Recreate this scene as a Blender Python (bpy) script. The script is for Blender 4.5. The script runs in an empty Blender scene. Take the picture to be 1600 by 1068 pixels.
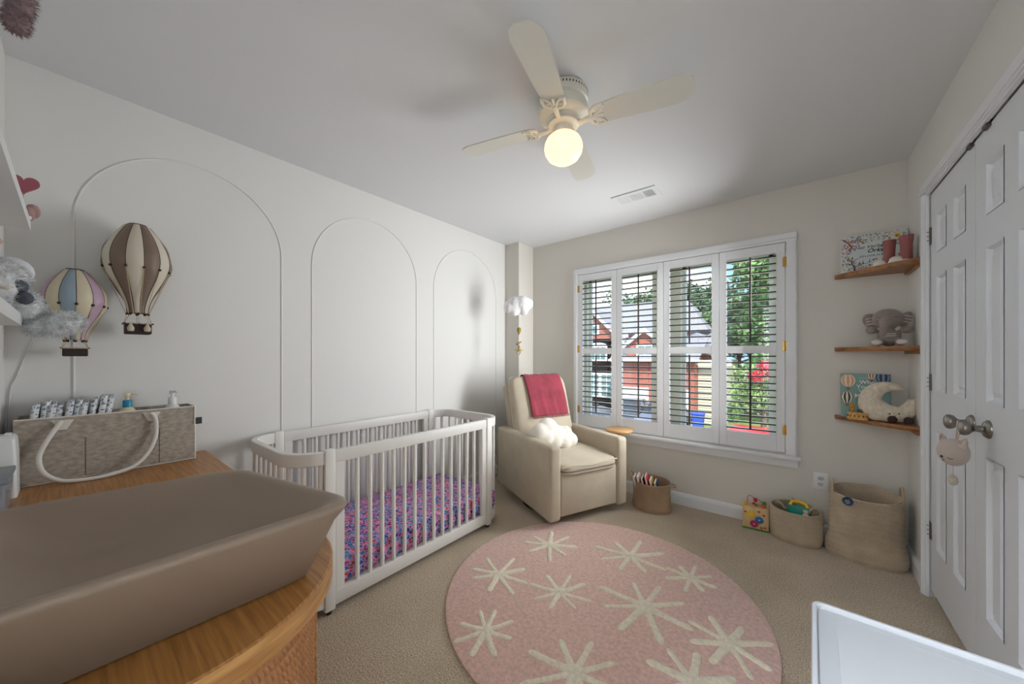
import bpy, bmesh, math, random
from mathutils import Vector, Matrix, noise as mnoise
R_ = math.radians
sin, cos, pi = math.sin, math.cos, math.pi
random.seed(7)
SC = bpy.context.scene
COL = SC.collection

# ------------------------------------------------------------------ camera
cam_d = bpy.data.cameras.new('camera'); cam = bpy.data.objects.new('camera', cam_d); COL.objects.link(cam)
cam_d.sensor_width = 36.0; cam_d.lens = 552.0 / 1600.0 * 36.0
cam_d.shift_y = 23.0 / 1600.0; cam_d.clip_start = 0.02; cam_d.clip_end = 400
cam.location = (0, 0, 1.236); cam.rotation_euler = (R_(90), 0, math.atan(445 / 552.0))
SC.camera = cam

# ------------------------------------------------------------------ sky, sun, daylight, exposure
W = bpy.data.worlds.new('sky'); SC.world = W; W.use_nodes = True
nt = W.node_tree; nt.nodes.clear()
o = nt.nodes.new('ShaderNodeOutputWorld'); bg = nt.nodes.new('ShaderNodeBackground')
tc = nt.nodes.new('ShaderNodeTexCoord'); nz = nt.nodes.new('ShaderNodeTexNoise'); rp = nt.nodes.new('ShaderNodeValToRGB')
nz.inputs['Scale'].default_value = 3.2; nz.inputs['Detail'].default_value = 6
rp.color_ramp.elements[0].position = .42; rp.color_ramp.elements[0].color = (.20, .37, .68, 1)
rp.color_ramp.elements[1].position = .62; rp.color_ramp.elements[1].color = (.92, .96, 1, 1)
nt.links.new(tc.outputs['Generated'], nz.inputs['Vector']); nt.links.new(nz.outputs['Fac'], rp.inputs['Fac'])
nt.links.new(rp.outputs['Color'], bg.inputs['Color']); nt.links.new(bg.outputs[0], o.inputs['Surface'])
bg.inputs['Strength'].default_value = 2.1

sd = bpy.data.lights.new('sun', 'SUN'); sd.energy = 5.0; sd.angle = R_(2); sd.color = (1, .95, .87)
sun = bpy.data.objects.new('sun', sd); COL.objects.link(sun)
sun.rotation_euler = Vector((-.35, .62, -.72)).to_track_quat('-Z', 'Y').to_euler()

# added soft lamps inside the shutters, boosting daylight on the left wall and ceiling
for xc, pw in ((-.80, 2.8), (-.50, 5.2), (-.20, 9.3)):
    ld = bpy.data.lights.new('window_daylight_fill', 'AREA'); ld.shape = 'RECTANGLE'; ld.size = .32; ld.size_y = 1.30
    ld.energy = pw; ld.color = (.96, .98, 1.0); ld.spread = R_(130)
    lo = bpy.data.objects.new('window_daylight_fill', ld); COL.objects.link(lo)
    lo.location = (xc, 3.04, 1.32)
    lo.rotation_euler = Vector((-.78, -.50, .06)).to_track_quat('-Z', 'Y').to_euler()

SC.view_settings.view_transform = 'Standard'; SC.view_settings.look = 'None'
SC.view_settings.gamma = 1; SC.view_settings.use_curve_mapping = False
SC.view_settings.exposure = 0.4
FILL_EMIT = 215.0  # glow strength of the added lamp behind the camera

# ------------------------------------------------------------------ materials
def lin(c):
    return tuple((x / 255 / 12.92 if x / 255 <= .04045 else ((x / 255 + .055) / 1.055) ** 2.4) for x in c) + (1,)
def mat(name, col, rough=.6, metal=0, var=0, vscale=8, bump=0, bscale=40, bdist=.002, stretch=(1, 1, 1), emit=0, sheen=0, detail=4):
    m = bpy.data.materials.new(name); m.use_nodes = True
    n = m.node_tree.nodes; l = m.node_tree.links; p = n['Principled BSDF']
    p.inputs['Base Color'].default_value = lin(col); p.inputs['Roughness'].default_value = rough; p.inputs['Metallic'].default_value = metal
    if sheen: p.inputs['Sheen Weight'].default_value = sheen
    if emit:
        p.inputs['Emission Color'].default_value = lin(col); p.inputs['Emission Strength'].default_value = emit
    if var or bump:
        t = n.new('ShaderNodeTexCoord'); mp = n.new('ShaderNodeMapping'); mp.inputs['Scale'].default_value = stretch
        l.new(t.outputs['Object'], mp.inputs['Vector'])
    if var:
        z = n.new('ShaderNodeTexNoise'); z.inputs['Scale'].default_value = vscale; z.inputs['Detail'].default_value = detail
        l.new(mp.outputs[0], z.inputs['Vector'])
        mx = n.new('ShaderNodeMix'); mx.data_type = 'RGBA'
        a = lin([max(0, c * (1 - var)) for c in col]); b = lin([min(255, c * (1 + var)) for c in col])
        mx.inputs[6].default_value = a; mx.inputs[7].default_value = b
        rr = n.new('ShaderNodeMapRange'); rr.inputs[1].default_value = .3; rr.inputs[2].default_value = .7
        l.new(z.outputs['Fac'], rr.inputs[0]); l.new(rr.outputs[0], mx.inputs[0]); l.new(mx.outputs[2], p.inputs['Base Color'])
    if bump:
        z2 = n.new('ShaderNodeTexNoise'); z2.inputs['Scale'].default_value = bscale; z2.inputs['Detail'].default_value = 3
        l.new(mp.outputs[0], z2.inputs['Vector'])
        b = n.new('ShaderNodeBump'); b.inputs['Strength'].default_value = bump; b.inputs['Distance'].default_value = bdist
        l.new(z2.outputs['Fac'], b.inputs['Height']); l.new(b.outputs[0], p.inputs['Normal'])
    return m
def wood(name, c1, c2, axis='X', scale=6, rough=.38):
    m = bpy.data.materials.new(name); m.use_nodes = True
    n = m.node_tree.nodes; l = m.node_tree.links; p = n['Principled BSDF']; p.inputs['Roughness'].default_value = rough
    t = n.new('ShaderNodeTexCoord'); mp = n.new('ShaderNodeMapping')
    s = {'X': (.045, 1, 1), 'Y': (1, .045, 1), 'Z': (1, 1, .045), 'XY': (.09, .09, 1)}[axis]; mp.inputs['Scale'].default_value = s
    z = n.new('ShaderNodeTexNoise'); z.inputs['Scale'].default_value = scale * 12; z.inputs['Detail'].default_value = 6; z.inputs['Distortion'].default_value = .15
    r = n.new('ShaderNodeValToRGB'); r.color_ramp.elements[0].position = .35; r.color_ramp.elements[1].position = .68
    r.color_ramp.elements[0].color = lin(c1); r.color_ramp.elements[1].color = lin(c2)
    l.new(t.outputs['Object'], mp.inputs['Vector']); l.new(mp.outputs[0], z.inputs['Vector']); l.new(z.outputs['Fac'], r.inputs[0]); l.new(r.outputs[0], p.inputs['Base Color'])
    b = n.new('ShaderNodeBump'); b.inputs['Strength'].default_value = .12; b.inputs['Distance'].default_value = .001
    l.new(z.outputs['Fac'], b.inputs['Height']); l.new(b.outputs[0], p.inputs['Normal'])
    return m
def weave(name, col, sx=350, sz=350, amt=.25, rough=.9, horiz=True):
    """woven cloth / coiled rope: crossed waves for bump and a slight tone change"""
    m = bpy.data.materials.new(name); m.use_nodes = True
    n = m.node_tree.nodes; l = m.node_tree.links; p = n['Principled BSDF']; p.inputs['Roughness'].default_value = rough
    p.inputs['Sheen Weight'].default_value = .15
    t = n.new('ShaderNodeTexCoord')
    z = n.new('ShaderNodeTexNoise'); z.inputs['Scale'].default_value = sx; z.inputs['Detail'].default_value = 3
    z3 = n.new('ShaderNodeTexNoise'); z3.inputs['Scale'].default_value = 7; z3.inputs['Detail'].default_value = 3
    w = n.new('ShaderNodeTexWave'); w.wave_type = 'BANDS'; w.bands_direction = 'Z'; w.inputs['Scale'].default_value = sz; w.inputs['Distortion'].default_value = 1.2
    for q in (z, z3, w): l.new(t.outputs['Object'], q.inputs['Vector'])
    ad = n.new('ShaderNodeMath'); ad.operation = 'ADD'; l.new(z.outputs['Fac'], ad.inputs[0])
    ml = n.new('ShaderNodeMath'); ml.operation = 'MULTIPLY'; ml.inputs[1].default_value = .6 if horiz else .15; l.new(w.outputs['Fac'], ml.inputs[0]); l.new(ml.outputs[0], ad.inputs[1])
    a3 = n.new('ShaderNodeMath'); a3.operation = 'ADD'; l.new(ad.outputs[0], a3.inputs[0]); l.new(z3.outputs['Fac'], a3.inputs[1])
    r = n.new('ShaderNodeValToRGB'); r.color_ramp.elements[0].position = .25; r.color_ramp.elements[1].position = .8
    mr = n.new('ShaderNodeMath'); mr.operation = 'MULTIPLY'; mr.inputs[1].default_value = .42; l.new(a3.outputs[0], mr.inputs[0]); l.new(mr.outputs[0], r.inputs[0])
    r.color_ramp.elements[0].color = lin([c * (1 - amt) for c in col]); r.color_ramp.elements[1].color = lin([min(255, c * (1 + amt * .7)) for c in col])
    l.new(r.outputs[0], p.inputs['Base Color'])
    b = n.new('ShaderNodeBump'); b.inputs['Strength'].default_value = .5; b.inputs['Distance'].default_value = .0015
    l.new(ad.outputs[0], b.inputs['Height']); l.new(b.outputs[0], p.inputs['Normal'])
    return m
def ramp_mat(name, stops, scale=60, edge=None, rough=.85, gap=.10):
    """printed cloth: voronoi cells coloured from a list, pale gaps between"""
    m = bpy.data.materials.new(name); m.use_nodes = True
    n = m.node_tree.nodes; l = m.node_tree.links; p = n['Principled BSDF']; p.inputs['Roughness'].default_value = rough
    t = n.new('ShaderNodeTexCoord'); v = n.new('ShaderNodeTexVoronoi'); v.inputs['Scale'].default_value = scale
    v2 = n.new('ShaderNodeTexVoronoi'); v2.feature = 'DISTANCE_TO_EDGE'; v2.inputs['Scale'].default_value = scale
    nn = n.new('ShaderNodeTexNoise'); nn.inputs['Scale'].default_value = 9; nn.inputs['Detail'].default_value = 1
    for q in (v, v2, nn): l.new(t.outputs['Object'], q.inputs['Vector'])
    sp = n.new('ShaderNodeSeparateColor'); l.new(v.outputs['Color'], sp.inputs[0])
    mxv = n.new('ShaderNodeMath'); mxv.operation = 'MULTIPLY_ADD'; mxv.inputs[1].default_value = .55; l.new(sp.outputs[0], mxv.inputs[0])
    ms = n.new('ShaderNodeMath'); ms.operation = 'MULTIPLY'; ms.inputs[1].default_value = .5; l.new(nn.outputs['Fac'], ms.inputs[0]); l.new(ms.outputs[0], mxv.inputs[2])
    r = n.new('ShaderNodeValToRGB'); r.color_ramp.interpolation = 'CONSTANT'
    for i, (pos, c) in enumerate(stops):
        e = r.color_ramp.elements[i] if i < 2 else r.color_ramp.elements.new(pos)
        e.position = pos; e.color = lin(c)
    l.new(mxv.outputs[0], r.inputs[0])
    e2 = n.new('ShaderNodeMath'); e2.operation = 'GREATER_THAN'; e2.inputs[1].default_value = gap; l.new(v2.outputs['Distance'], e2.inputs[0])
    mx = n.new('ShaderNodeMix'); mx.data_type = 'RGBA'; mx.inputs[6].default_value = lin(edge); l.new(e2.outputs[0], mx.inputs[0]); l.new(r.outputs[0], mx.inputs[7])
    l.new(mx.outputs[2], p.inputs['Base Color'])
    return m

WALL = mat('wall paint warm white', (228, 227, 223), .85, bump=.05, bscale=300, bdist=.001)
WALLB = mat('wall paint greige', (222, 218, 209), .85, bump=.05, bscale=300, bdist=.001)
CEIL = mat('ceiling paint', (226, 227, 228), .9, bump=.06, bscale=200, bdist=.001)
TRIM = mat('white semi gloss trim', (234, 236, 238), .42)
DOORM = mat('white door paint', (226, 230, 235), .4, bump=.08, bscale=40, bdist=.001, stretch=(1, 3, .15))
def carpet_mat():
    m = mat('beige carpet pile', (178, 162, 139), .97, sheen=.3)
    n = m.node_tree.nodes; l = m.node_tree.links; p = n['Principled BSDF']
    t = n.new('ShaderNodeTexCoord'); a = n.new('ShaderNodeTexNoise'); a.inputs['Scale'].default_value = 150; a.inputs['Detail'].default_value = 4
    b = n.new('ShaderNodeTexNoise'); b.inputs['Scale'].default_value = 3.5; b.inputs['Detail'].default_value = 3
    l.new(t.outputs['Object'], a.inputs['Vector']); l.new(t.outputs['Object'], b.inputs['Vector'])
    s = n.new('ShaderNodeMath'); s.operation = 'MULTIPLY_ADD'; s.inputs[1].default_value = .22; l.new(b.outputs['Fac'], s.inputs[0]); l.new(a.outputs['Fac'], s.inputs[2])
    r = n.new('ShaderNodeValToRGB'); r.color_ramp.elements[0].position = .38; r.color_ramp.elements[1].position = .85
    r.color_ramp.elements[0].color = lin((138, 118, 92)); r.color_ramp.elements[1].color = lin((226, 208, 180))
    l.new(s.outputs[0], r.inputs[0]); l.new(r.outputs[0], p.inputs['Base Color'])
    bp = n.new('ShaderNodeBump'); bp.inputs['Strength'].default_value = .9; bp.inputs['Distance'].default_value = .006
    l.new(a.outputs['Fac'], bp.inputs['Height']); l.new(bp.outputs[0], p.inputs['Normal'])
    return m
CARPET = carpet_mat()
OAK = wood('honey oak veneer', (152, 102, 50), (188, 134, 74), 'X', 11)
OAKY = wood('honey oak edge', (172, 122, 70), (208, 158, 100), 'XY', 7)
SHELFW = wood('acacia shelf wood', (118, 74, 40), (172, 120, 70), 'X', 3)
CRIBW = mat('crib white lacquer', (232, 230, 224), .45)
CREAMSLAT = mat('louver cream', (236, 235, 222), .5)
BACKLIT_DARK = mat('painted backlit louver edge', (46, 36, 28), .5)  # backlit silhouette of cream louver edges and tilt rods, painted in as dark brown
BRASS = mat('brass hinge', (190, 150, 80), .35, 1)
NICKEL = mat('satin nickel', (150, 146, 140), .32, 1)
IRON = mat('aged hinge steel', (110, 108, 102), .4, 1)
LINEN = weave('oatmeal linen', (194, 181, 158), 420, 120, .12, horiz=False)
LINENC = weave('pale oatmeal cushion linen', (204, 192, 170), 420, 120, .10, horiz=False)
BLACKP = mat('black plastic', (28, 27, 27), .5)
ROPE = weave('natural cotton rope', (184, 166, 142), 260, 42, .30)
ROPEB = weave('jute rope', (160, 132, 104), 260, 48, .32)
CREAMR = mat('cream rope', (222, 214, 196), .9, var=.08, vscale=80, bump=.5, bscale=200)
RUGP = mat('blush wool pile', (228, 190, 176), .97, var=.07, vscale=60, bump=.8, bscale=240, bdist=.004, sheen=.3)
RUGC = mat('ivory wool pile', (240, 230, 206), .97, var=.05, vscale=60, bump=.8, bscale=240, bdist=.004, sheen=.3)
FLORAL = ramp_mat('ditsy floral print', [(0, (30, 44, 110)), (.18, (60, 98, 178)), (.33, (176, 52, 122)), (.42, (226, 120, 178)), (.52, (58, 62, 140)), (.6, (92, 146, 200)), (.68, (214, 70, 60)), (.74, (238, 146, 190)), (.84, (120, 40, 110)), (.9, (238, 120, 30))], 50, (206, 190, 222), gap=.055)
FUR = mat('white plush fur', (234, 232, 230), .95, var=.06, vscale=50, bump=.8, bscale=150, bdist=.004, sheen=.4)
def alpha_glass(name, tint=(1, 1, 1, 1), fac=.06, rough=0):
    m = bpy.data.materials.new(name); m.use_nodes = True; n = m.node_tree.nodes; l = m.node_tree.links; n.clear()
    o = n.new('ShaderNodeOutputMaterial'); a = n.new('ShaderNodeBsdfTransparent'); g = n.new('ShaderNodeBsdfGlossy'); x = n.new('ShaderNodeMixShader')
    a.inputs[0].default_value = tint; g.inputs['Roughness'].default_value = rough; x.inputs[0].default_value = fac
    l.new(a.outputs[0], x.inputs[1]); l.new(g.outputs[0], x.inputs[2]); l.new(x.outputs[0], o.inputs[0])
    return m
GLASS = alpha_glass('window glass')

# ------------------------------------------------------------------ mesh builder
class MB:
    def __init__(s): s.v = []; s.f = []; s.m = []
    def add(s, vs, fs, mi=0):
        b = len(s.v); s.v += [tuple(p) for p in vs]; s.f += [tuple(i + b for i in f) for f in fs]; s.m += [mi] * len(fs); return s
    def box(s, x0, x1, y0, y1, z0, z1, mi=0):
        return s.add([(x0, y0, z0), (x1, y0, z0), (x1, y1, z0), (x0, y1, z0), (x0, y0, z1), (x1, y0, z1), (x1, y1, z1), (x0, y1, z1)],
                     [(3, 2, 1, 0), (4, 5, 6, 7), (0, 1, 5, 4), (1, 2, 6, 5), (2, 3, 7, 6), (3, 0, 4, 7)], mi)
    def rbox(s, x0, x1, y0, y1, z0, z1, r=.01, seg=2, mi=0):
        bm = bmesh.new(); bmesh.ops.create_cube(bm, size=1)
        for v in bm.verts: v.co = Vector(((x0 + x1) / 2 + v.co.x * (x1 - x0), (y0 + y1) / 2 + v.co.y * (y1 - y0), (z0 + z1) / 2 + v.co.z * (z1 - z0)))
        r = min(r, .49 * min(x1 - x0, y1 - y0, z1 - z0))
        bmesh.ops.bevel(bm, geom=bm.edges[:], offset=r, segments=seg, profile=.5, affect='EDGES')
        bm.verts.index_update(); s.add([v.co[:] for v in bm.verts], [[v.index for v in f.verts] for f in bm.faces], mi); bm.free(); return s
    def cushion(s, cx, cy, cz, sx, sy, sz, n=14, e=.35, puff=.25, mi=0):
        """soft box: superellipse in plan, domed faces"""
        bm = bmesh.new(); bmesh.ops.create_cube(bm, size=2); bmesh.ops.subdivide_edges(bm, edges=bm.edges[:], cuts=n, use_grid_fill=True)
        for v in bm.verts:
            p = v.co.copy(); q = p.normalized(); a = max(abs(p.x), abs(p.y), abs(p.z))
            k = 1 / ((abs(q.x) ** (2 / e) + abs(q.y) ** (2 / e) + abs(q.z) ** (2 / e)) ** (e / 2)); u = q * k
            d = 1 - puff * (1 - (1 - min(1, abs(u.x)) ** 2.2) * (1 - min(1, abs(u.y)) ** 2.2)) if True else 1
            v.co = Vector((cx + u.x * sx / 2, cy + u.y * sy / 2, cz + u.z * sz / 2 * d))
        bm.verts.index_update(); s.add([v.co[:] for v in bm.verts], [[v.index for v in f.verts] for f in bm.faces], mi); bm.free(); return s
    def cyl(s, p0, p1, r0, r1=None, n=12, mi=0, cap=True):
        return s.tube([p0, p1], [r0, r0 if r1 is None else r1], n, mi=mi, cap=cap)
    def tube(s, pts, r, n=8, closed=False, mi=0, cap=True):
        pts = [Vector(p) for p in pts]; N = len(pts); rs = r if isinstance(r, (list, tuple)) else [r] * N
        t0 = (pts[1] - pts[0]).normalized(); up = Vector((0, 0, 1)) if abs(t0.z) < .9 else Vector((1, 0, 0)); nn = t0.cross(up).normalized()
        vs = []
        for i, p in enumerate(pts):
            if closed: t = (pts[(i + 1) % N] - pts[i - 1]).normalized()
            else: t = (pts[min(i + 1, N - 1)] - pts[max(i - 1, 0)]).normalized()
            nn = (nn - t * nn.dot(t)).normalized(); b = t.cross(nn)
            vs += [p + (nn * cos(2 * pi * k / n) + b * sin(2 * pi * k / n)) * rs[i] for k in range(n)]
        fs = []
        for i in range(N if closed else N - 1):
            j = (i + 1) % N
            fs += [(i * n + k, i * n + (k + 1) % n, j * n + (k + 1) % n, j * n + k) for k in range(n)]
        if cap and not closed: fs += [tuple(range(n))[::-1], tuple((N - 1) * n + k for k in range(n))]
        return s.add(vs, fs, mi)
    def lathe(s, prof, n=24, c=(0, 0, 0), mi=0, sx=1, sy=1, cap=True):
        vs = [(c[0] + r * cos(2 * pi * k / n) * sx, c[1] + r * sin(2 * pi * k / n) * sy, c[2] + z) for r, z in prof for k in range(n)]
        fs = [(i * n + k, i * n + (k + 1) % n, (i + 1) * n + (k + 1) % n, (i + 1) * n + k) for i in range(len(prof) - 1) for k in range(n)]
        if cap: fs += [tuple(range(n))[::-1], tuple((len(prof) - 1) * n + k for k in range(n))]
        return s.add(vs, fs, mi)
    def ell(s, c, r, n=16, mi=0, rot=None):
        if not isinstance(r, (tuple, list)): r = (r, r, r)
        h = n // 2; vs = []; fs = []
        for i in range(h + 1):
            a = pi * i / h
            for k in range(n):
                p = Vector((r[0] * sin(a) * cos(2 * pi * k / n), r[1] * sin(a) * sin(2 * pi * k / n), r[2] * cos(a)))
                if rot: p = rot @ p
                vs.append(Vector(c) + p)
        for i in range(h):
            for k in range(n): fs.append((i * n + k, (i + 1) * n + k, (i + 1) * n + (k + 1) % n, i * n + (k + 1) % n))
        return s.add(vs, fs, mi)
    def fur(s, c, r, n, ln, w=.0012, rot=None, mi=0, seed=1):
        g = random.Random(seed)
        if not isinstance(r, (tuple, list)): r = (r, r, r)
        for _ in range(n):
            d = Vector((g.gauss(0, 1), g.gauss(0, 1), g.gauss(0, 1))).normalized(); p = Vector((d.x * r[0], d.y * r[1], d.z * r[2]))
            nr = Vector((d.x / r[0], d.y / r[1], d.z / r[2])).normalized() + Vector((g.uniform(-.5, .5), g.uniform(-.5, .5), g.uniform(-.7, .3)))
            if rot: p = rot @ p; nr = rot @ nr
            p += Vector(c); sd = nr.cross(Vector((g.uniform(-1, 1), g.uniform(-1, 1), g.uniform(-1, 1)))).normalized() * w
            s.add([p - sd, p + sd, p + nr.normalized() * ln * g.uniform(.6, 1.2)], [(0, 1, 2)], mi)
        return s
    def prism(s, pts, z0, z1, mi=0):
        n = len(pts)
        return s.add([(x, y, z0) for x, y in pts] + [(x, y, z1) for x, y in pts],
                     [tuple(range(n))[::-1], tuple(range(n, 2 * n))] + [(k, (k + 1) % n, n + (k + 1) % n, n + k) for k in range(n)], mi)
    def loft(s, rings, cap0=True, cap1=True, mi=0, closed=True):
        n = len(rings[0]); vs = [p for r in rings for p in r]; fs = []
        for i in range(len(rings) - 1):
            for k in range(n if closed else n - 1): fs.append((i * n + k, i * n + (k + 1) % n, (i + 1) * n + (k + 1) % n, (i + 1) * n + k))
        if cap0: fs.append(tuple(range(n))[::-1])
        if cap1: fs.append(tuple((len(rings) - 1) * n + k for k in range(n)))
        return s.add(vs, fs, mi)
    def map(s, fn): s.v = [tuple(fn(Vector(p))) for p in s.v]; return s
    def build(s, name, mats, parent=None, smooth=35, loc=None):
        me = bpy.data.meshes.new(name); me.from_pydata(s.v, [], s.f)
        for m in (mats if isinstance(mats, (list, tuple)) else [mats]): me.materials.append(m)
        me.polygons.foreach_set('material_index', s.m)
        bm = bmesh.new(); bm.from_mesh(me); bmesh.ops.recalc_face_normals(bm, faces=bm.faces[:]); bm.to_mesh(me); bm.free()
        if smooth:
            me.polygons.foreach_set('use_smooth', [True] * len(me.polygons))
            if smooth < 180: me.set_sharp_from_angle(angle=R_(smooth))
        me.update(); ob = bpy.data.objects.new(name, me); COL.objects.link(ob)
        if parent is not None: ob.parent = parent
        if loc: ob.location = loc
        return ob
def tag(o, label=None, cat=None, group=None, kind=None):
    if label: o['label'] = label
    if cat: o['category'] = cat
    if group: o['group'] = group
    if kind: o['kind'] = kind
    return o
def thing(name, label, cat, loc=(0, 0, 0), rz=0, group=None, kind=None):
    e = bpy.data.objects.new(name, None); COL.objects.link(e); e.empty_display_size = .05
    e.location = loc; e.rotation_euler = (0, 0, rz); return tag(e, label, cat, group, kind)
def struct(name, mb, m, smooth=0): return tag(mb.build(name, m, None, smooth), kind='structure')
def inst(ob, name, parent, loc=None, rot=None, scale=None):
    c = bpy.data.objects.new(name, ob.data); COL.objects.link(c); c.parent = parent
    if loc: c.location = loc
    if rot: c.rotation_euler = rot
    if scale: c.scale = scale
    return c
def copy_tree(o, parent=None):
    c = o.copy(); COL.objects.link(c); c.parent = parent
    for ch in list(o.children): copy_tree(ch, c)
    return c
def remesh(ob, vox=.004, sm=3):
    m = ob.modifiers.new('remesh', 'REMESH'); m.mode = 'VOXEL'; m.voxel_size = vox; m.use_smooth_shade = True
    if sm: k = ob.modifiers.new('smooth', 'SMOOTH'); k.iterations = sm; k.factor = .5
    return ob
def text(name, body, size, m, parent, loc, rot, extrude=.0004, align='CENTER', bold=0, shear=0):
    cu = bpy.data.curves.new(name, 'FONT'); cu.body = body; cu.size = size; cu.extrude = extrude; cu.align_x = align; cu.align_y = 'CENTER'; cu.offset = bold; cu.shear = shear; cu.resolution_u = 3
    t = bpy.data.objects.new(name, cu); COL.objects.link(t); bpy.context.view_layer.update()
    me = bpy.data.meshes.new_from_object(t.evaluated_get(bpy.context.evaluated_depsgraph_get())); bpy.data.objects.remove(t)
    me.materials.clear(); me.materials.append(m); ob = bpy.data.objects.new(name, me); COL.objects.link(ob); ob.parent = parent; ob.location = loc; ob.rotation_euler = rot
    return ob
def arc(cx, cy, r, a0, a1, n=8): return [(cx + r * cos(R_(a0 + (a1 - a0) * i / n)), cy + r * sin(R_(a0 + (a1 - a0) * i / n))) for i in range(n + 1)]
def rrect(x0, x1, y0, y1, r, n=6):
    return arc(x1 - r, y1 - r, r, 0, 90, n) + arc(x0 + r, y1 - r, r, 90, 180, n) + arc(x0 + r, y0 + r, r, 180, 270, n) + arc(x1 - r, y0 + r, r, 270, 360, n)

# ================================================================== ROOM SHELL
L, B, R, N, H = -2.455, 3.195, .53, -.173, 2.44
struct('floor', MB().box(L - .2, R + .2, N - .2, B + .2, -.15, 0), CARPET)
struct('ceiling', MB().box(L - .2, R + .2, N - .2, B + .2, H, H + .15), CEIL)
struct('wall_left', MB().box(L - .15, L, N - .2, B + .2, 0, H), WALL)
mb = MB(); HX0, HX1 = -.42, .40                                              # doorway and hallway stub added behind the camera to let in fill light
mb.box(L, HX0, N - .15, N, 0, H); mb.box(HX1, R, N - .15, N, 0, H); mb.box(HX0, HX1, N - .15, N, 2.06, H)
mb.box(-1.2, 1.2, N - 1.5, N - 1.4, 0, H); mb.box(-1.3, -1.2, N - 1.5, N - .15, 0, H); mb.box(1.2, 1.3, N - 1.5, N - .15, 0, H)
struct('wall_near', mb, WALL)
struct('floor_added_hall', MB().box(-1.3, 1.3, N - 1.5, N - .2, -.15, 0), CARPET)
struct('ceiling_added_hall', MB().box(-1.3, 1.3, N - 1.5, N - .2, H, H + .15), CEIL)
hl = thing('added_fill_lamp', 'added round fill lamp on the unseen hallway ceiling behind the camera', 'fill lamp', (-.55, N - .62, H))  # added unseen lamp that brightens the room from behind
MB().lathe([(0, 0), (.20, 0), (.205, -.02), (.19, -.03), (0, -.03)], 32, cap=False).build('added_lamp_base', TRIM, hl, 40)
MB().lathe([(.185, -.03), (.18, -.05), (.13, -.075), (.06, -.088), (0, -.09)], 32, cap=False).build('added_diffuser', mat('added fill lamp diffuser', (236, 243, 255), .3, emit=FILL_EMIT), hl, 180)
WX0, WX1, WZ0, WZ1 = -1.715, -.06, .555, 2.055
mb = MB(); T = .16
mb.box(L, WX0, B, B + T, 0, H); mb.box(WX1, R, B, B + T, 0, H); mb.box(WX0, WX1, B, B + T, 0, WZ0); mb.box(WX0, WX1, B, B + T, WZ1, H)
struct('wall_back', mb, WALLB)
DY0, DY1, DZ = 1.57, 2.775, 2.085
mb = MB(); mb.box(R, R + .15, DY1, B + .2, 0, H); mb.box(R, R + .15, N - .2, DY0, 0, H); mb.box(R, R + .15, DY0, DY1, DZ, H); mb.box(R + .12, R + .15, DY0, DY1, 0, DZ)
struct('wall_right', mb, WALL)
struct('wall_corner', MB().box(L, -2.275, 2.935, B, 0, H), WALLB)
def baseboard(name, p0, p1, nrm, h=.10, t=.016):
    p0, p1, nrm = Vector(p0), Vector(p1), Vector(nrm); prof = [(0, 0), (t, 0), (t, h * .74), (t * .75, h * .80), (t * .75, h * .86), (t * .3, h * .96), (0, h)]
    mb = MB(); mb.loft([[p + nrm * a + Vector((0, 0, z)) for a, z in prof] for p in (p0, p1)]); return struct(name, mb, TRIM)
baseboard('baseboard_back', (-2.275, B, 0), (R, B, 0), (0, -1, 0))
baseboard('baseboard_left', (L, N, 0), (L, 2.935, 0), (1, 0, 0))
baseboard('baseboard_right', (R, 2.85, 0), (R, B, 0), (-1, 0, 0))
baseboard('baseboard_near', (L, N, 0), (R, N, 0), (0, 1, 0))
for k, (y0, y1) in enumerate(((.0, .798), (.972, 1.782), (1.962, 2.778))):      # arch mouldings on the left wall
    r = (y1 - y0) / 2; pts = [(L, y0, .10)] + [(L, y0, z) for z in (.6, 1.2)] + [(L, (y0 + y1) / 2 - r * cos(R_(a)), 1.835 + r * sin(R_(a))) for a in range(0, 181, 5)] + [(L, y1, z) for z in (1.2, .6, .10)]
    mb = MB(); prof = [(-.004, 0), (-.004, .003), (-.0015, .005), (.0015, .005), (.004, .003), (.004, 0)]
    rings = []
    for i, p in enumerate(pts):
        a = Vector(pts[max(i - 1, 0)]); b = Vector(pts[min(i + 1, len(pts) - 1)]); t = (b - a).normalized(); s = t.cross(Vector((1, 0, 0)))
        rings.append([Vector(p) + s * u + Vector((w, 0, 0)) for u, w in prof])
    mb.loft(rings); struct('trim_%d' % (k + 1), mb, WALL, 40)
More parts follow.
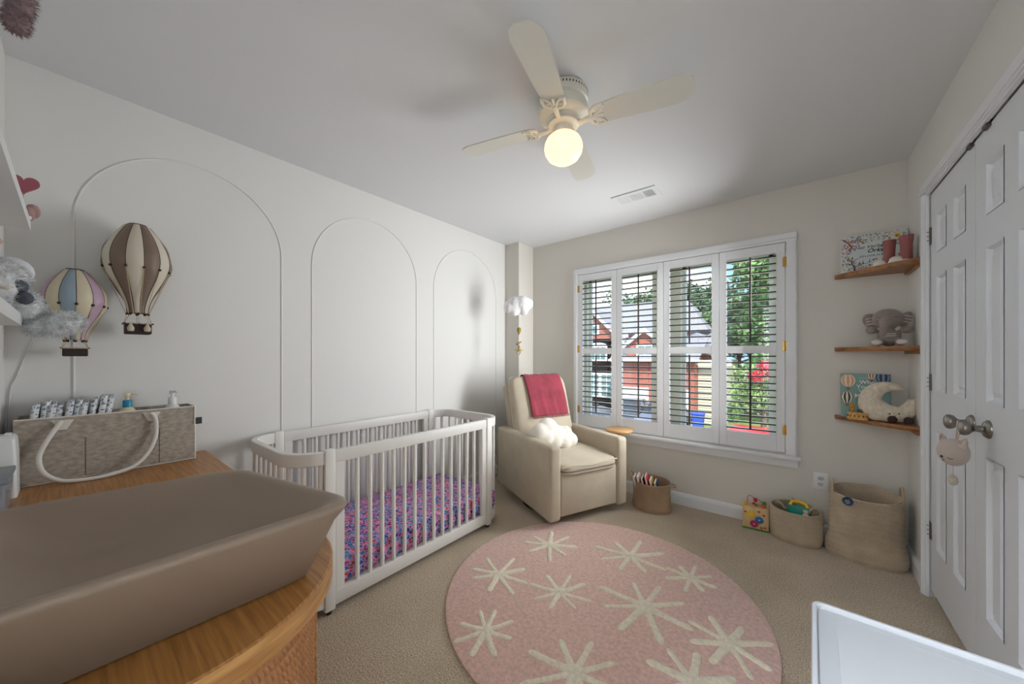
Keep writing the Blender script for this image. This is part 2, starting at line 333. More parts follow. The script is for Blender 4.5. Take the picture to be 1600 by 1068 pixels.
# closet casing and doors
mb = MB()
def casing_v(y0, y1, z1):
    for a, b, t in ((0, 1, .012), (.12, .82, .018), (.22, .45, .024)):
        mb.box(R - t, R + .001, y0 + (y1 - y0) * a, y0 + (y1 - y0) * b, 0, z1)
casing_v(2.765, 2.845, DZ - .01); casing_v(1.58, 1.50, DZ - .01)
for a, b, t in ((0, 1, .012), (.12, .82, .018), (.22, .45, .024)): mb.box(R - t, R + .001, 1.50, 2.845, DZ - .015 + .075 * a, DZ - .015 + .075 * b)
struct('trim_4', mb, TRIM)
def closet_door(name, y0, y1, hinge_y, knob_y, label):
    e = thing(name, None, None, (R + .01, (y0 + y1) / 2, .045)); e['kind'] = 'structure'; w = y1 - y0; hh = 2.022; x1 = -.003; x0 = x1 + .035
    oy = (y0 + y1) / 2
    cols = [(-w / 2 + .10, -.045), (.045, w / 2 - .10)]
    cols = [(-w / 2 + .098, -w / 2 + .098 + .145), (w / 2 - .098 - .145, w / 2 - .098)]
    rows = [(.235, .825), (1.02, 1.59), (1.705, 1.895)]
    mb = MB(); ys = [-w / 2, cols[0][0], cols[0][1], cols[1][0], cols[1][1], w / 2]; zs = [0, .235, .825, 1.02, 1.59, 1.705, 1.895, hh]
    for i in range(5):
        for j in range(7):
            if i in (1, 3) and j in (1, 3, 5): continue
            mb.box(x1, x0, ys[i], ys[i + 1], zs[j], zs[j + 1])
    mb.build('slab', DOORM, e, 0)
    for c in cols:
        for r in rows:
            p = MB(); ring = lambda d, x: [(x, c[0] + d, r[0] + d), (x, c[1] - d, r[0] + d), (x, c[1] - d, r[1] - d), (x, c[0] + d, r[1] - d)]
            p.loft([ring(0, x1 - .002), ring(.006, x1 - .002), ring(.016, x1 + .012), ring(.028, x1 + .012), ring(.044, x1 + .003)], cap0=False, cap1=True)
            p.build('panel', DOORM, e, 0)
    for z in (.30, 1.06, 1.81):
        h = MB(); yy = hinge_y - oy; h.cyl((x1 - .011, yy, z - .045), (x1 - .011, yy, z + .045), .007, n=10)
        for q in (-.02, 0, .02): h.cyl((x1 - .011, yy, z + q * 1.1 - .002), (x1 - .011, yy, z + q * 1.1 + .002), .0082, n=10)
        h.box(x1 - .005, x1 - .001, yy - .022, yy + .022, z - .043, z + .043); h.build('hinge', IRON, e)
    k = MB(); yy = knob_y - oy
    k.lathe([(.0, 0), (.033, 0), (.033, .004), (.026, .012), (.013, .016), (.011, .034), (.016, .04), (.026, .048), (.029, .058), (.027, .066), (.018, .072), (0, .073)], 28, cap=False)
    k.map(lambda p: Vector((x1 - p.z, yy + p.x, .93 + p.y))); k.build('door_knob', NICKEL, e, 60)
    c = MB(); yb = knob_y - oy; c.rbox(x1 - .012, x1 + .004, yb - .02, yb + .02, hh - .012, hh + .012, .002, 1); c.build('ball_catch', IRON, e)
    e['label'] = label; return e
closet_door('door_1', 2.187, 2.768, 2.772, 2.215, 'white six panel closet door hinged beside the corner shelves')
closet_door('door_2', 1.60, 2.183, 1.596, 2.06, 'white six panel closet door that the plush cat hangs on')

# ================================================================== WINDOW
win = thing('window_1', 'wide white window with casing and sill', None, (-.888, B, WZ0), kind='structure')
def wpart(name, mb, m, sm=0): mb.map(lambda p: p - Vector((-.888, B, WZ0))); return mb.build(name, m, win, sm)
for nm, (x0, x1) in (('casing', (-1.76, -1.712)), ('casing', (-.06, .002))):
    s = MB()
    if x0 < -1:
        s.box(x0, x1, B - .014, B, .54, 2.06); s.box(x0 + .008, x1 - .014, B - .024, B, .54, 2.06); s.box(x0 + .03, x1 - .004, B - .019, B, .54, 2.06)
    else:
        s.box(x0, x1, B - .014, B, .54, 2.06); s.box(x0 + .012, x1 - .008, B - .024, B, .54, 2.06); s.box(x0 + .004, x0 + .03, B - .019, B, .54, 2.06)
    wpart(nm, s, TRIM)
s = MB(); s.box(-1.76, .002, B - .014, B, 2.055, 2.115); s.box(-1.752, -.006, B - .024, B, 2.075, 2.107); wpart('casing', s, TRIM)
s = MB(); s.rbox(-1.80, .022, B - .055, B + .03, .512, .54, .006, 2); wpart('sill', s, TRIM, 40)
s = MB(); s.box(-1.775, .006, B - .018, B, .455, .512); s.box(-1.775, .006, B - .03, B, .49, .512); wpart('apron', s, TRIM)
s = MB(); s.box(WX0, WX1, B + .10, B + .155, WZ0 - .002, WZ0 + .05); s.box(WX0, WX1, B + .10, B + .155, WZ1 - .03, WZ1)
for x0, x1 in ((WX0, -1.66), (-1.0, -.775), (-.135, WX1)): s.box(x0, x1, B + .075, B + .155, WZ0, WZ1)
wpart('window_frame', s, CREAMSLAT)
for x0, x1 in ((-1.66, -1.0), (-.775, -.135)):
    for z0, z1, dy in ((WZ0 + .05, 1.31, 0), (1.275, WZ1 - .03, .022)):
        s = MB(); y0, y1 = B + .105 + dy, B + .13 + dy
        s.box(x0, x0 + .03, y0, y1, z0, z1); s.box(x1 - .03, x1, y0, y1, z0, z1); s.box(x0, x1, y0, y1, z0, z0 + .035); s.box(x0, x1, y0, y1, z1 - .035, z1)
        sa = wpart('sash', s, TRIM)
        g = MB(); g.box(x0 + .03, x1 - .03, y0 + .010, y0 + .014, z0 + .035, z1 - .035); g.map(lambda p: p - Vector((-.888, B, WZ0))); g.build('pane', GLASS, sa, 0)

# shutters: each panel a thing with stiles, rails, louvers and tilt rods
PX = (-1.712, -1.311, -.894, -.476, -.064)
ZU0, ZU1, ZL0, ZL1 = 1.318, 1.985, .665, 1.262
names = ('leftmost plantation shutter panel beside the armchair', 'second plantation shutter panel from the armchair', 'third plantation shutter panel from the armchair', 'rightmost plantation shutter panel with brass hinges')
def louver_mesh(w):
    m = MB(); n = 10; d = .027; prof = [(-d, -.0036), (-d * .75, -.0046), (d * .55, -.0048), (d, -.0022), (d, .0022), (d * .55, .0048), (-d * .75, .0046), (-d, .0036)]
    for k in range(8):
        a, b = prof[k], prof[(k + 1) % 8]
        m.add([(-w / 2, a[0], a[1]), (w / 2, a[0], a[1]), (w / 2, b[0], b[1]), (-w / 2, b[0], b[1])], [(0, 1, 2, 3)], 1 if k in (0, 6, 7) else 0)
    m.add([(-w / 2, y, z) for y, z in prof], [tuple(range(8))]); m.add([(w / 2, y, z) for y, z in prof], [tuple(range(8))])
    return m
for i in range(4):
    x0, x1 = PX[i] + .0015, PX[i + 1] - .0015; xc = (x0 + x1) / 2; w = x1 - x0
    e = thing('window_shutter', names[i], 'shutter', (xc, B - .004, .553), group=None); yb, yf = .022, -.008; st = .05
    def sp(name, mb, m, sm=30): return mb.build(name, m, e, sm)
    sp('stile', MB().rbox(-w / 2, -w / 2 + st, yf, yb, .0, 1.498, .002, 1), TRIM); sp('stile', MB().rbox(w / 2 - st, w / 2, yf, yb, .0, 1.498, .002, 1), TRIM)
    for z0, z1 in ((0, ZL0 - .553), (ZL1 - .553, ZU0 - .553), (ZU1 - .553, 1.498)): sp('rail', MB().box(-w / 2 + st, w / 2 - st, yf + .001, yb - .001, z0, z1), TRIM)
    lm = None
    for z0, z1, cnt in ((ZL0, ZL1, 12), (ZU0, ZU1, 13)):
        for k in range(cnt):
            z = z0 + (z1 - z0) * (k + .55) / cnt - .553
            if lm is None: lm = louver_mesh(w - 2 * st - .002).build('louver', [CREAMSLAT, BACKLIT_DARK], e, 0); lm.location = (0, .012, z)
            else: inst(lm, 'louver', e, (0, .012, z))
        sp('tilt_rod', MB().rbox(-.006, .006, -.028, -.018, z0 + .03 - .553, z1 - .01 - .553, .002, 1), BACKLIT_DARK)
    if i in (0, 3):
        xs = -w / 2 if i == 0 else w / 2
        for z in (.16, .76, 1.36):
            h = MB(); h.cyl((xs, yf - .003, z - .035), (xs, yf - .003, z + .035), .004, n=8); h.box(xs - .014, xs + .014, yf - .003, yf + .001, z - .034, z + .034); sp('hinge', h, BRASS)

# ================================================================== CEILING FAN + VENT
FX, FY = -.833, 1.409
FANW = mat('fan cream enamel', (232, 228, 214), .4); BLADEM = mat('fan blade cream', (222, 220, 210), .45)
fan = thing('ceiling_fan', 'cream flush mount ceiling fan with four blades and a lit globe', 'ceiling fan', (FX, FY, H))
mb = MB().lathe([(0, 0), (.105, 0), (.112, -.008), (.112, -.05), (.104, -.056), (.108, -.066), (.114, -.09), (.112, -.105), (.095, -.118), (.075, -.122), (.070, -.135), (.0, -.136)], 40, cap=False); hs = mb.build('motor_housing', FANW, fan, 40)
mb = MB()
for k in range(48):
    a = 2 * pi * k / 48; c, s = cos(a), sin(a); mb.add([(.1125 * c - s * .0025 * q, .1125 * s + c * .0025 * q, z) for q, z in ((-1, -.026), (1, -.026), (1, -.017), (-1, -.017))], [(0, 1, 2, 3)])
mb.build('vent_slots', BLACKP, hs, 0)
MB().lathe([(.062, -.130), (.070, -.136), (.070, -.148), (.062, -.156), (.044, -.158), (.044, -.176), (.052, -.18), (.052, -.192), (.0, -.193)], 32, cap=False).build('light_fitter', FANW, fan, 40)
for k, ang in enumerate((-73.8, 13.1, 106.0, -167.1)):
    bl = MB(); rr0, rr1 = .165, .535; prof = []
    prof = [(rr0, -.050), (rr0 + .12, -.058), (rr1 - .06, -.066), (rr1 - .02, -.055), (rr1 - .004, -.035), (rr1, -.012), (rr1, .012), (rr1 - .004, .035), (rr1 - .02, .055), (rr1 - .06, .066), (rr0 + .12, .058), (rr0, .050), (rr0 + .012, .02), (rr0 + .012, -.02)]
    bl.prism(prof, -.003, .003)
    tilt = Matrix.Rotation(R_(-11), 4, 'X'); M4 = Matrix.Rotation(R_(ang), 4, 'Z') @ tilt
    fnb = lambda p: (M4 @ p) + Vector((0, 0, -.137))
    bl.map(fnb); bo = bl.build('blade', BLADEM, fan, 30)
    br = MB(); br.tube([(.055, 0, -.004), (.085, 0, -.014), (.115, 0, -.012), (.140, 0, -.006)], [.009, .010, .012, .012], 8)
    for sg in (-1, 1):
        br.tube([(.128, sg * .004, -.007), (.130, sg * .030, -.007), (.150, sg * .048, -.007), (.185, sg * .050, -.007)], [.0085, .0085, .008, .006], 8)
        br.tube([(.135, sg * .004, -.007), (.160, sg * .016, -.007), (.178, sg * .030, -.007), (.186, sg * .048, -.007)], [.007, .006, .006, .006], 8)
        br.tube([(.150, sg * .020, -.007), (.150, sg * .044, -.007)], .0045, 6)
    br.tube([(.135, 0, -.007), (.182, 0, -.007)], [.008, .006], 6)
    br.map(fnb); br.build('blade_bracket', FANW, bo, 60)
    ring = MB()
GLOBE = mat('lit opal glass globe', (255, 216, 158), .25, emit=1.35)
MB().lathe([(.0, -.192), (.044, -.192), (.058, -.196), (.076, -.212), (.085, -.232), (.087, -.252), (.083, -.272), (.070, -.294), (.048, -.309), (.022, -.316), (0, -.317)], 40, cap=False).build('globe', GLOBE, fan, 180)
VENTM = mat('vent enamel', (226, 228, 228), .4); DARK = mat('duct shadow', (40, 42, 44), .9)
v = thing('ceiling_vent', 'white rectangular ceiling air vent with three louver banks', 'vent', (-.935, 2.645, H))
mb = MB(); mb.box(-.155, .155, -.085, .085, -.004, 0); mb.box(-.165, -.155, -.09, .09, -.008, 0)
v0 = MB()
xs = [(-.13, -.055), (-.045, .045), (.055, .13)]
for a, b, c, d in ((-.16, .16, -.09, -.055), (-.16, .16, .055, .09), (-.16, -.13, -.055, .055), (.13, .16, -.055, .055), (-.055, -.045, -.055, .055), (.045, .055, -.055, .055)): v0.box(a, b, c, d, -.008, -.001)
v0.build('vent_frame', VENTM, v, 0); MB().box(-.15, .15, -.07, .07, -.002, -.0005).build('duct_shade_sheet', DARK, v, 0)  # dark sheet painted as the shade inside the duct
for j, (a, b) in enumerate(xs):
    for k in range(7):
        s = MB()
        if j == 1: y = -.05 + .1 * k / 6; s.box(a, b, y - .006, y + .006, -.007, -.003)
        else: x = a + (b - a) * (k + .5) / 7; s.box(x - (.0042 if j == 0 else .0022), x + (.0042 if j == 0 else .0022), -.055, .055, -.007, -.003)
        s.build('vent_slat', VENTM, v, 0)

def wp(e, name, mb, m, parent=None, smooth=35):
    """part given in world coordinates (thing not rotated)"""
    o = Vector(e.location); mb.map(lambda p: p - o); return mb.build(name, m, parent or e, smooth)

# ================================================================== CRIB
crib = thing('baby_crib', 'white spindle crib with curved ends against the arch wall', 'crib', (-2.085, 1.33, 0))
CXF, CXB = -1.737, -2.433; YA, YB, YC, YD = .745, .796, 1.866, 1.914; YL, YR = .60, 2.06
def sweep(path, w, z0, z1, mi=0):
    rings = []
    for i, p in enumerate(path):
        a = Vector(path[max(i - 1, 0)]); b = Vector(path[min(i + 1, len(path) - 1)]); t = (b - a).normalized(); n = Vector((-t.y, t.x)) * w / 2; q = .004
        rings.append([(p[0] + n.x * u, p[1] + n.y * u, z) for u, z in ((1, z0 + q), (1, z1 - q), (.75, z1), (-.75, z1), (-1, z1 - q), (-1, z0 + q), (-.75, z0), (.75, z0))])
    return MB().loft(rings)
cr = .15; xf, xb = CXF - .016, CXB + .016
for yl, post, sg in ((YL, YA, -1), (YR, YD, 1)):
    yc = yl - sg * (cr); yy = yl - sg * .014
    path = [(xf, post)] + [(xf - cr + cr * cos(R_(a)), yy - sg * cr + sg * cr * sin(R_(a))) for a in range(0, 91, 9)] + [(xb + cr - cr * sin(R_(a)), yy - sg * cr + sg * cr * cos(R_(a))) for a in range(0, 91, 9)] + [(xb, post)]
    wp(crib, 'end_rail', sweep(path, .03, .722, .785), CRIBW); wp(crib, 'end_rail', sweep(path, .03, .04, .105), CRIBW)
    # spindles spread along the curved end
    seg = [0]
    for i in range(1, len(path)): seg.append(seg[-1] + (Vector(path[i]) - Vector(path[i - 1])).length)
    for k in range(12):
        d = seg[-1] * (k + .7) / 12.4; i = max(j for j in range(len(seg)) if seg[j] <= d); i = min(i, len(path) - 2); t = (d - seg[i]) / max(1e-6, seg[i + 1] - seg[i])
        p = Vector(path[i]).lerp(Vector(path[i + 1]), t); wp(crib, 'spindle', MB().cyl((p.x, p.y, .10), (p.x, p.y, .727), .0112, n=12), CRIBW, smooth=60)
for X in (xf, xb):
    for y0, y1 in ((YA, YB), (YC, YD)): wp(crib, 'post', MB().rbox(X - .02, X + .02, y0 + .001, y1 - .001, .02, .79, .004, 2), CRIBW)
    for z0, z1 in ((.722, .783), (.035, .105)): wp(crib, 'side_rail', MB().rbox(X - .016, X + .016, YB, YC, z0, z1, .004, 2), CRIBW)
    for y0, y1 in ((YB + .001, YB + .045), (YC - .045, YC - .001)): wp(crib, 'stile', MB().rbox(X - .014, X + .014, y0, y1, .10, .725, .003, 1), CRIBW)
    sp = None
    for k in range(13):
        y = YB + .045 + (YC - YB - .09) * (k + 1) / 14
        if sp is None: sp = wp(crib, 'spindle', MB().cyl((X, 0, .10), (X, 0, .727), .0112, n=12).map(lambda p: p + Vector((0, crib.location.y, 0))), CRIBW, smooth=60); sp.location = (0, y - crib.location.y, 0)
        else: inst(sp, 'spindle', crib, (0, y - crib.location.y, 0))
    for y in ((YA + YB) / 2, (YC + YD) / 2): wp(crib, 'foot', MB().lathe([(0, 0), (.012, 0), (.014, .006), (.014, .02), (0, .021)], 12, (X, y, 0), cap=False), BLACKP)
wp(crib, 'mattress_support', MB().box(xb + .02, xf - .02, .66, 2.0, .085, .10), CRIBW)
mt = thing('crib_mattress', 'crib mattress in a blue and pink floral fitted sheet', 'mattress', (-2.085, 1.33, .10))
MB().rbox(-.318, .318, -.675, .675, .001, .14, .03, 4).build('fitted_sheet', FLORAL, mt, 60)

# ================================================================== RUG
rug = thing('round_rug', 'round blush pink rug with raised ivory stars', 'rug', (-.82, 1.718, 0))
nr = 96; rings = []
for rr, z in ((.765, 0), (.775, .004), (.775, .010), (.768, .014), (.0, .0145)):
    rings.append([(rr * cos(2 * pi * k / nr), rr * sin(2 * pi * k / nr), z) for k in range(nr)])
m_ = MB().loft(rings, True, False); m_.build('pile', RUGP, rug, 40)
stars = [(-1.249, 1.932, .17), (-.796, 2.135, .20), (-1.305, 1.493, .17), (-.957, 1.578, .155), (-.457, 2.139, .135), (-.58, 1.753, .215), (-1.08, 1.15, .135), (-.223, 1.755, .165), (-.668, 1.214, .20), (-.302, 1.456, .17)]
g = random.Random(5)
for k, (x, y, r) in enumerate(stars):
    mb = MB(); ph = g.uniform(0, 45)
    for j in range(8):
        a = R_(ph + j * 45 + g.uniform(-7, 7)); ln = r * g.uniform(.82, 1.12); w = (.017 if r > .16 else .014) * g.uniform(.8, 1.25)
        pts = [Vector((cos(a), sin(a), 0)) * ln * t for t in (0, .3, .6, .9, 1)]
        n0 = len(mb.v); mb.tube([(p.x, p.y, 0) for p in pts], [w * 1.35, w * 1.0, w * .85, w * .95, w * .45], 10)
        for i in range(n0, len(mb.v)): mb.v[i] = (mb.v[i][0], mb.v[i][1], .0125 + mb.v[i][2] * .55)
    mb.ell((0, 0, .0125), (.028, .028, .010), 12)
    mb.build('star', RUGC, rug, 60).location = (x + .82, y - 1.718, 0)

# ================================================================== GLIDER ARMCHAIR
CH = (-1.617, 2.622, 0); CA = math.atan2(.92, .393)
ch = thing('glider_armchair', 'oatmeal linen swivel glider armchair in the corner by the window', 'armchair', CH, CA)
def cp(name, mb, m, parent=None, sm=50): return mb.build(name, m, parent or ch, sm)
for sx in (-1, 1):
    a = MB(); xo, xi = sx * .375, sx * .272; x0, x1 = min(xo, xi), max(xo, xi)
    bm = MB().rbox(x0, x1, -.45, .42, .055, .595, .028, 3)
    def shp(p):
        if p.z > .4: p.z += .012 * max(0, p.y) 
        if p.z < .2 and p.y > .1: p.z += (p.y - .1) * .10
        return p
    bm.map(shp); cp('arm', bm, LINEN)
cp('footrest', MB().rbox(-.27, .27, -.435, -.36, .075, .385, .014, 2), LINEN)
cp('seat_frame', MB().box(-.27, .27, -.37, .36, .08, .33), LINEN)
sc = MB().cushion(0, -.13, .405, .545, .66, .15, 14, .22, .30); sc.map(lambda p: Vector((p.x, p.y, p.z + (.012 if p.y < 0 else .0) - .02 * max(0, -p.y - .25) / .2 * (1 if p.z > .4 else 0))))
so = cp('seat_cushion', sc, LINENC, sm=180)
cp('piping', MB().tube([(-.262 + .524 * t, -.457 + .012 * (2 * t - 1) ** 2, .432 + .006 * sin(9 * t)) for t in [i / 16 for i in range(17)]], .006, 6), LINENC, so)
TB = Matrix.Rotation(R_(-17), 4, 'X')
bk = MB().rbox(-.275, .275, -.05, .05, 0, .70, .03, 3).map(lambda p: (TB @ p) + Vector((0, .27, .30))); cp('back_frame', bk, LINEN)
bc = MB().cushion(0, 0, 0, .585, .62, .21, 16, .26, .42).map(lambda p: (TB @ Vector((p.x, -p.z - .115, p.y + .45))) + Vector((0, .235, .285)))
bo = cp('back_cushion', bc, LINENC, sm=180)
def backpt(u, v, off): return (TB @ Vector((u, -off, v))) + Vector((0, .235, .285))
cp('piping', MB().tube([backpt(x, z, .115) for x, z in [(-.29, .17), (-.296, .45), (-.288, .74), (-.27, .76), (0, .757), (.27, .76), (.288, .74), (.296, .45), (.29, .17)]], .005, 6), LINENC, bo)
cp('swivel_base', MB().lathe([(0, 0), (.30, 0), (.30, .018), (.285, .028), (.06, .03), (.06, .085), (0, .085)], 40, cap=False), BLACKP)
# throw blanket over the back cushion
KNIT = weave('raspberry knit', (138, 52, 66), 210, 90, .55)
def thin_sheet(path, x0f, x1f, nx=26, th=.008, ripple=.004, seed=0):
    """cloth strip: path of (y, z) points with outward normals, spread over x"""
    P = [Vector(p) for p in path]; rings = []; mb = MB(); M = len(P)
    def nrm(i):
        t = (P[min(i + 1, M - 1)] - P[max(i - 1, 0)]).normalized(); return Vector((t.y, -t.x))
    top = []; bot = []
    for i in range(M):
        n = nrm(i); a, b = x0f(i / (M - 1)), x1f(i / (M - 1)); rt = []; rb = []
        for k in range(nx + 1):
            x = a + (b - a) * k / nx; rp_ = ripple * (sin(x * 60 + seed) + .6 * sin(x * 113 + i * .25)) * min(1, abs(i - M * .45) / (M * .3))
            q = P[i] + n * (th + rp_ + .002); q2 = P[i] + n * (rp_ + .002)
            rt.append((x, q.x, q.y)); rb.append((x, q2.x, q2.y))
        top.append(rt); bot.append(rb)
    w = nx + 1; v = [p for r in top for p in r] + [p for r in bot for p in r]; o = w * M; fs = []
    for i in range(M - 1):
        for k in range(nx):
            a = i * w + k; fs += [(a, a + 1, a + 1 + w, a + w), (o + a, o + a + w, o + a + 1 + w, o + a + 1)]
    for i in range(M - 1):
        for k in (0, nx): a = i * w + k; fs.append((a, a + w, o + a + w, o + a))
    for k in range(nx):
        for i in (0, M - 1): a = i * w + k; fs.append((a, a + 1, o + a + 1, o + a))
    return mb.add(v, fs)
bl = thing('throw_blanket', 'raspberry knit throw draped over the armchair back', 'blanket', CH, CA)
def bcurve(t):     # front of the cushion, over its top edge and down behind, in chair coordinates (y, z)
    if t < .62: v = .375 + (.762 - .375) * t / .62; off = .123 + .105 * (1 - .42 * (abs(v - .45) / .31) ** 2.2)
    elif t < .76: a = (t - .62) / .14; v = .766 + .014 * sin(pi * a); off = .184 - .075 * a
    else: a = (t - .76) / .24; v = .766 - .12 * a; off = .109 - .05 * a
    p = backpt(0, v, off + .004 if t < .62 else off); return (p.y, p.z)
pth = [bcurve(i / 40) for i in range(41)]
thin_sheet(pth, lambda t: -.165 - .01 * t, lambda t: .225 + .0 * t, 30, .008, .003).build('knit_cloth', KNIT, bl, 180)
fr = MB()
for k in range(44):
    x = -.163 + .386 * k / 43; y, z = pth[0]; fr.tube([(x, y - .008, z + .002), (x + .002 * sin(k), y - .012, z - .008), (x + .003 * sin(k * 2.1), y - .010, z - .018)], .0022, 5)
fr.build('fringe', KNIT, bl, 60)
# cloud cushion
CLOUDC = mat('ivory boucle', (236, 230, 218), .95, bump=.6, bscale=160, bdist=.003, sheen=.4)
cl = thing('cloud_cushion', 'ivory cloud shaped cushion on the armchair seat', 'cushion', CH, CA)
lob = MB()
for x, z, r in ((-.13, -.005, .085), (-.06, .045, .092), (.035, .0, .088), (.10, .030, .066), (.155, -.02, .062), (.0, -.03, .085), (-.08, -.03, .08), (.09, -.03, .08)):
    lob.ell((x, 0, z), (r, .07, r), 18)
lob.map(lambda p: (Matrix.Rotation(R_(-24), 4, 'X') @ (Matrix.Rotation(R_(14), 4, 'Y') @ p)) + Vector((-.095, -.10, .59)))
remesh(lob.build('cushion_body', CLOUDC, cl, 180), .008, 14)
# side table between chair and window
TBL = wood('light ash', (190, 140, 88), (218, 172, 118), 'X', 4)
stb = thing('side_table', 'small round wooden side table between armchair and window', 'side table', (-1.225, 3.03, 0))
MB().lathe([(0, .575), (.105, .575), (.118, .582), (.12, .59), (.118, .598), (.11, .602), (0, .602)], 32, cap=False).build('table_top', TBL, stb, 40)
MB().cyl((0, 0, .02), (0, 0, .577), .012, n=14).build('leg', TBL, stb, 60)
MB().lathe([(0, 0), (.058, 0), (.06, .01), (.055, .02), (0, .022)], 28, cap=False).build('base', TBL, stb, 40)

# ================================================================== BASKETS
def basket(e, rx, ry, prof, m, handles, tilt=0, n=40):
    """coiled rope basket: prof = outer (radius factor, z) list; coils give a ridged wall"""
    mb = MB(); H_ = prof[-1][1]; rows = max(12, int(H_ / .010)); out = []
    def rad(z):
        for (a, za), (b, zb) in zip(prof, prof[1:]):
            if za <= z <= zb: return a + (b - a) * (z - za) / max(1e-6, zb - za)
        return prof[-1][0]
    pr = [(.02, .0)]
    for i in range(rows * 2 + 1):
        z = H_ * i / (rows * 2); pr.append((rad(z) + (.0 if i % 2 else -.010), z))
    pr.append((pr[-1][0] - .03, H_ + .003)); pr.append((pr[-1][0] - .02, H_ - .01)); pr += [(rad(z) - .07, z) for z in (H_ * .75, H_ * .5, H_ * .25)]; pr += [(rad(0) - .08, .012), (.02, .012)]
    mb.lathe(pr, n, cap=True, sx=rx, sy=ry)
    if tilt: mb.map(lambda p: Vector((p.x, p.y, p.z * (1 + tilt * p.y))))
    mb.build('basket_body', m, e, 50)
    for pts in handles: MB().tube(pts, .0065, 8).build('handle', m, e, 60)
def hloop(x, y, z, w, h, ax='y', out=0, n=12):
    r = []
    for i in range(n + 1):
        a = pi * i / n; u = -cos(a) * w / 2; v = sin(a) * h
        r.append((x + out * sin(a), y + u, z + v) if ax == 'y' else (x + u, y + out * sin(a), z + v))
    return r
b3 = thing('rope_basket', 'tall oval rope basket in the corner below the shelves', 'basket', (.325, 3.045, 0))
basket(b3, .182, .125, [(.98, 0), (1.03, .03), (1.02, .08), (.93, .14), (.93, .25), (.90, .40)], ROPE, [hloop(-.15, -.01, .385, .09, .075, 'y', .0), hloop(.155, .0, .385, .09, .085, 'y', 0)], .55)
b2 = thing('rope_basket', 'low oval rope basket of toys under the outlet', 'basket', (-.005, 3.065, 0))
basket(b2, .142, .108, [(.92, 0), (1.0, .03), (1.01, .12), (.98, .215)], ROPE, [[(-.115, .02, .21), (-.10, .035, .225), (-.075, .02, .215), (-.06, .0, .20), (-.035, -.005, .205), (-.02, .02, .235), (-.015, .05, .26)], hloop(.10, -.02, .20, .06, .045, 'x', 0)], .45)
b1 = thing('jute_basket', 'jute basket of picture books beside the armchair', 'basket', (-.925, 2.965, 0))
basket(b1, .152, .118, [(1.0, 0), (1.03, .03), (.98, .06), (.95, .14), (.98, .225)], ROPEB, [hloop(-.145, 0, .205, .07, .075, 'y', -.03), [(.14, -.03, .22), (.17, -.035, .225), (.185, -.01, .215), (.175, .02, .222), (.14, .03, .222)]], .35)
bk_cols = [((196, 204, 208), 'pale grey'), ((226, 184, 178), 'blush'), ((60, 40, 38), 'dark brown'), ((214, 60, 110), 'hot pink'), ((224, 176, 70), 'yellow'), ((40, 66, 120), 'navy')]
PAPER = mat('book paper', (236, 230, 214), .8)
for k, (c, nm) in enumerate(bk_cols):
    e = thing('picture_book', '%s picture book standing in the jute basket' % nm, 'book', (-.925 - .075 + k * .033, 2.955, .016), R_(12), 'picture books in the jute basket')
    rm = Matrix.Rotation(R_(-14), 4, 'Y'); h = (.235, .25, .24, .262, .24, .225)[k]
    MB().rbox(-.008, .008, -.06, .065, 0, h, .0015, 1).map(lambda p: rm @ p).build('cover', mat('book cover ' + nm, c, .45), e, 20)
    MB().box(-.006, .006, -.0605, .06, .004, h + .0005).map(lambda p: rm @ p).build('pages', PAPER, e, 0)
# toys in the low basket
TEAL = mat('teal plastic', (20, 140, 128), .35); YEL = mat('yellow plastic', (238, 190, 40), .35); BLUEP = mat('blue plastic', (52, 96, 150), .35); WOODT = mat('toy beech', (214, 182, 134), .5, var=.08, vscale=30, stretch=(1, 1, .2))
e = thing('toy_toolbox', 'teal toy case with a yellow handle in the low basket', 'toy', (.012, 3.075, .014), R_(-6))
MB().rbox(-.062, .062, -.03, .03, .0, .215, .01, 2).build('case', TEAL, e); MB().tube([(-.045, 0, .212), (-.035, 0, .236), (0, 0, .245), (.035, 0, .236), (.045, 0, .212)], .011, 10).build('handle', YEL, e, 60)
e = thing('toy_block', 'small cream toy peg beside the teal case', 'toy', (.045, 3.012, .014))
MB().lathe([(0, 0), (.016, 0), (.016, .185), (.010, .19), (.010, .196), (.013, .20), (.013, .212), (0, .214)], 18, cap=False).build('peg', mat('cream plastic', (224, 212, 190), .5), e, 40)
e = thing('toy_cup', 'blue toy funnel clipped on the rim of the tall basket', 'toy', (.238, 2.958, .352))
MB().lathe([(.0, .0), (.012, .0), (.014, .02), (.024, .045), (.026, .045), (.015, .018), (.013, .004), (0, .004)], 20, cap=False).map(lambda p: Matrix.Rotation(R_(68), 4, 'X') @ p).build('cup', BLUEP, e, 50)
MB().rbox(.012, .045, -.012, .006, -.004, .020, .005, 2).build('flap', mat('pale blue cloth', (88, 130, 176), .8), e)
# activity cube
e = thing('activity_cube', 'wooden activity cube with painted flowers and a bead wire', 'toy', (-.233, 3.10, 0), R_(4))
q = .078; body = MB().rbox(-q, q, -.05, .05, .010, .158, .004, 2).build('body', WOODT, e)
MB().box(-q - .0005, q + .0005, -.0505, .0505, .0, .012).build('green_foot', mat('leaf green paint', (50, 120, 50), .5), e, 0)
for x, z, c in ((-.028, .108, (238, 204, 40)), (.022, .078, (40, 112, 176)), (-.008, .045, (176, 36, 84))):
    f = MB()
    for j in range(9): a = 2 * pi * j / 9; f.ell((x + .018 * cos(a), -.053, z + .018 * sin(a)), (.0095, .003, .0075), 8, rot=Matrix.Rotation(-a, 3, 'Y'))
    fo = f.ell((x, -.054, z), (.014, .003, .014), 10).build('flower_gear', mat('gear paint %d' % c[0], c, .4), e, 60)
    MB().ell((x, -.057, z), (.005, .003, .005), 8).build('gear_hub', mat('gear hub white', (240, 236, 226), .5), fo, 60)
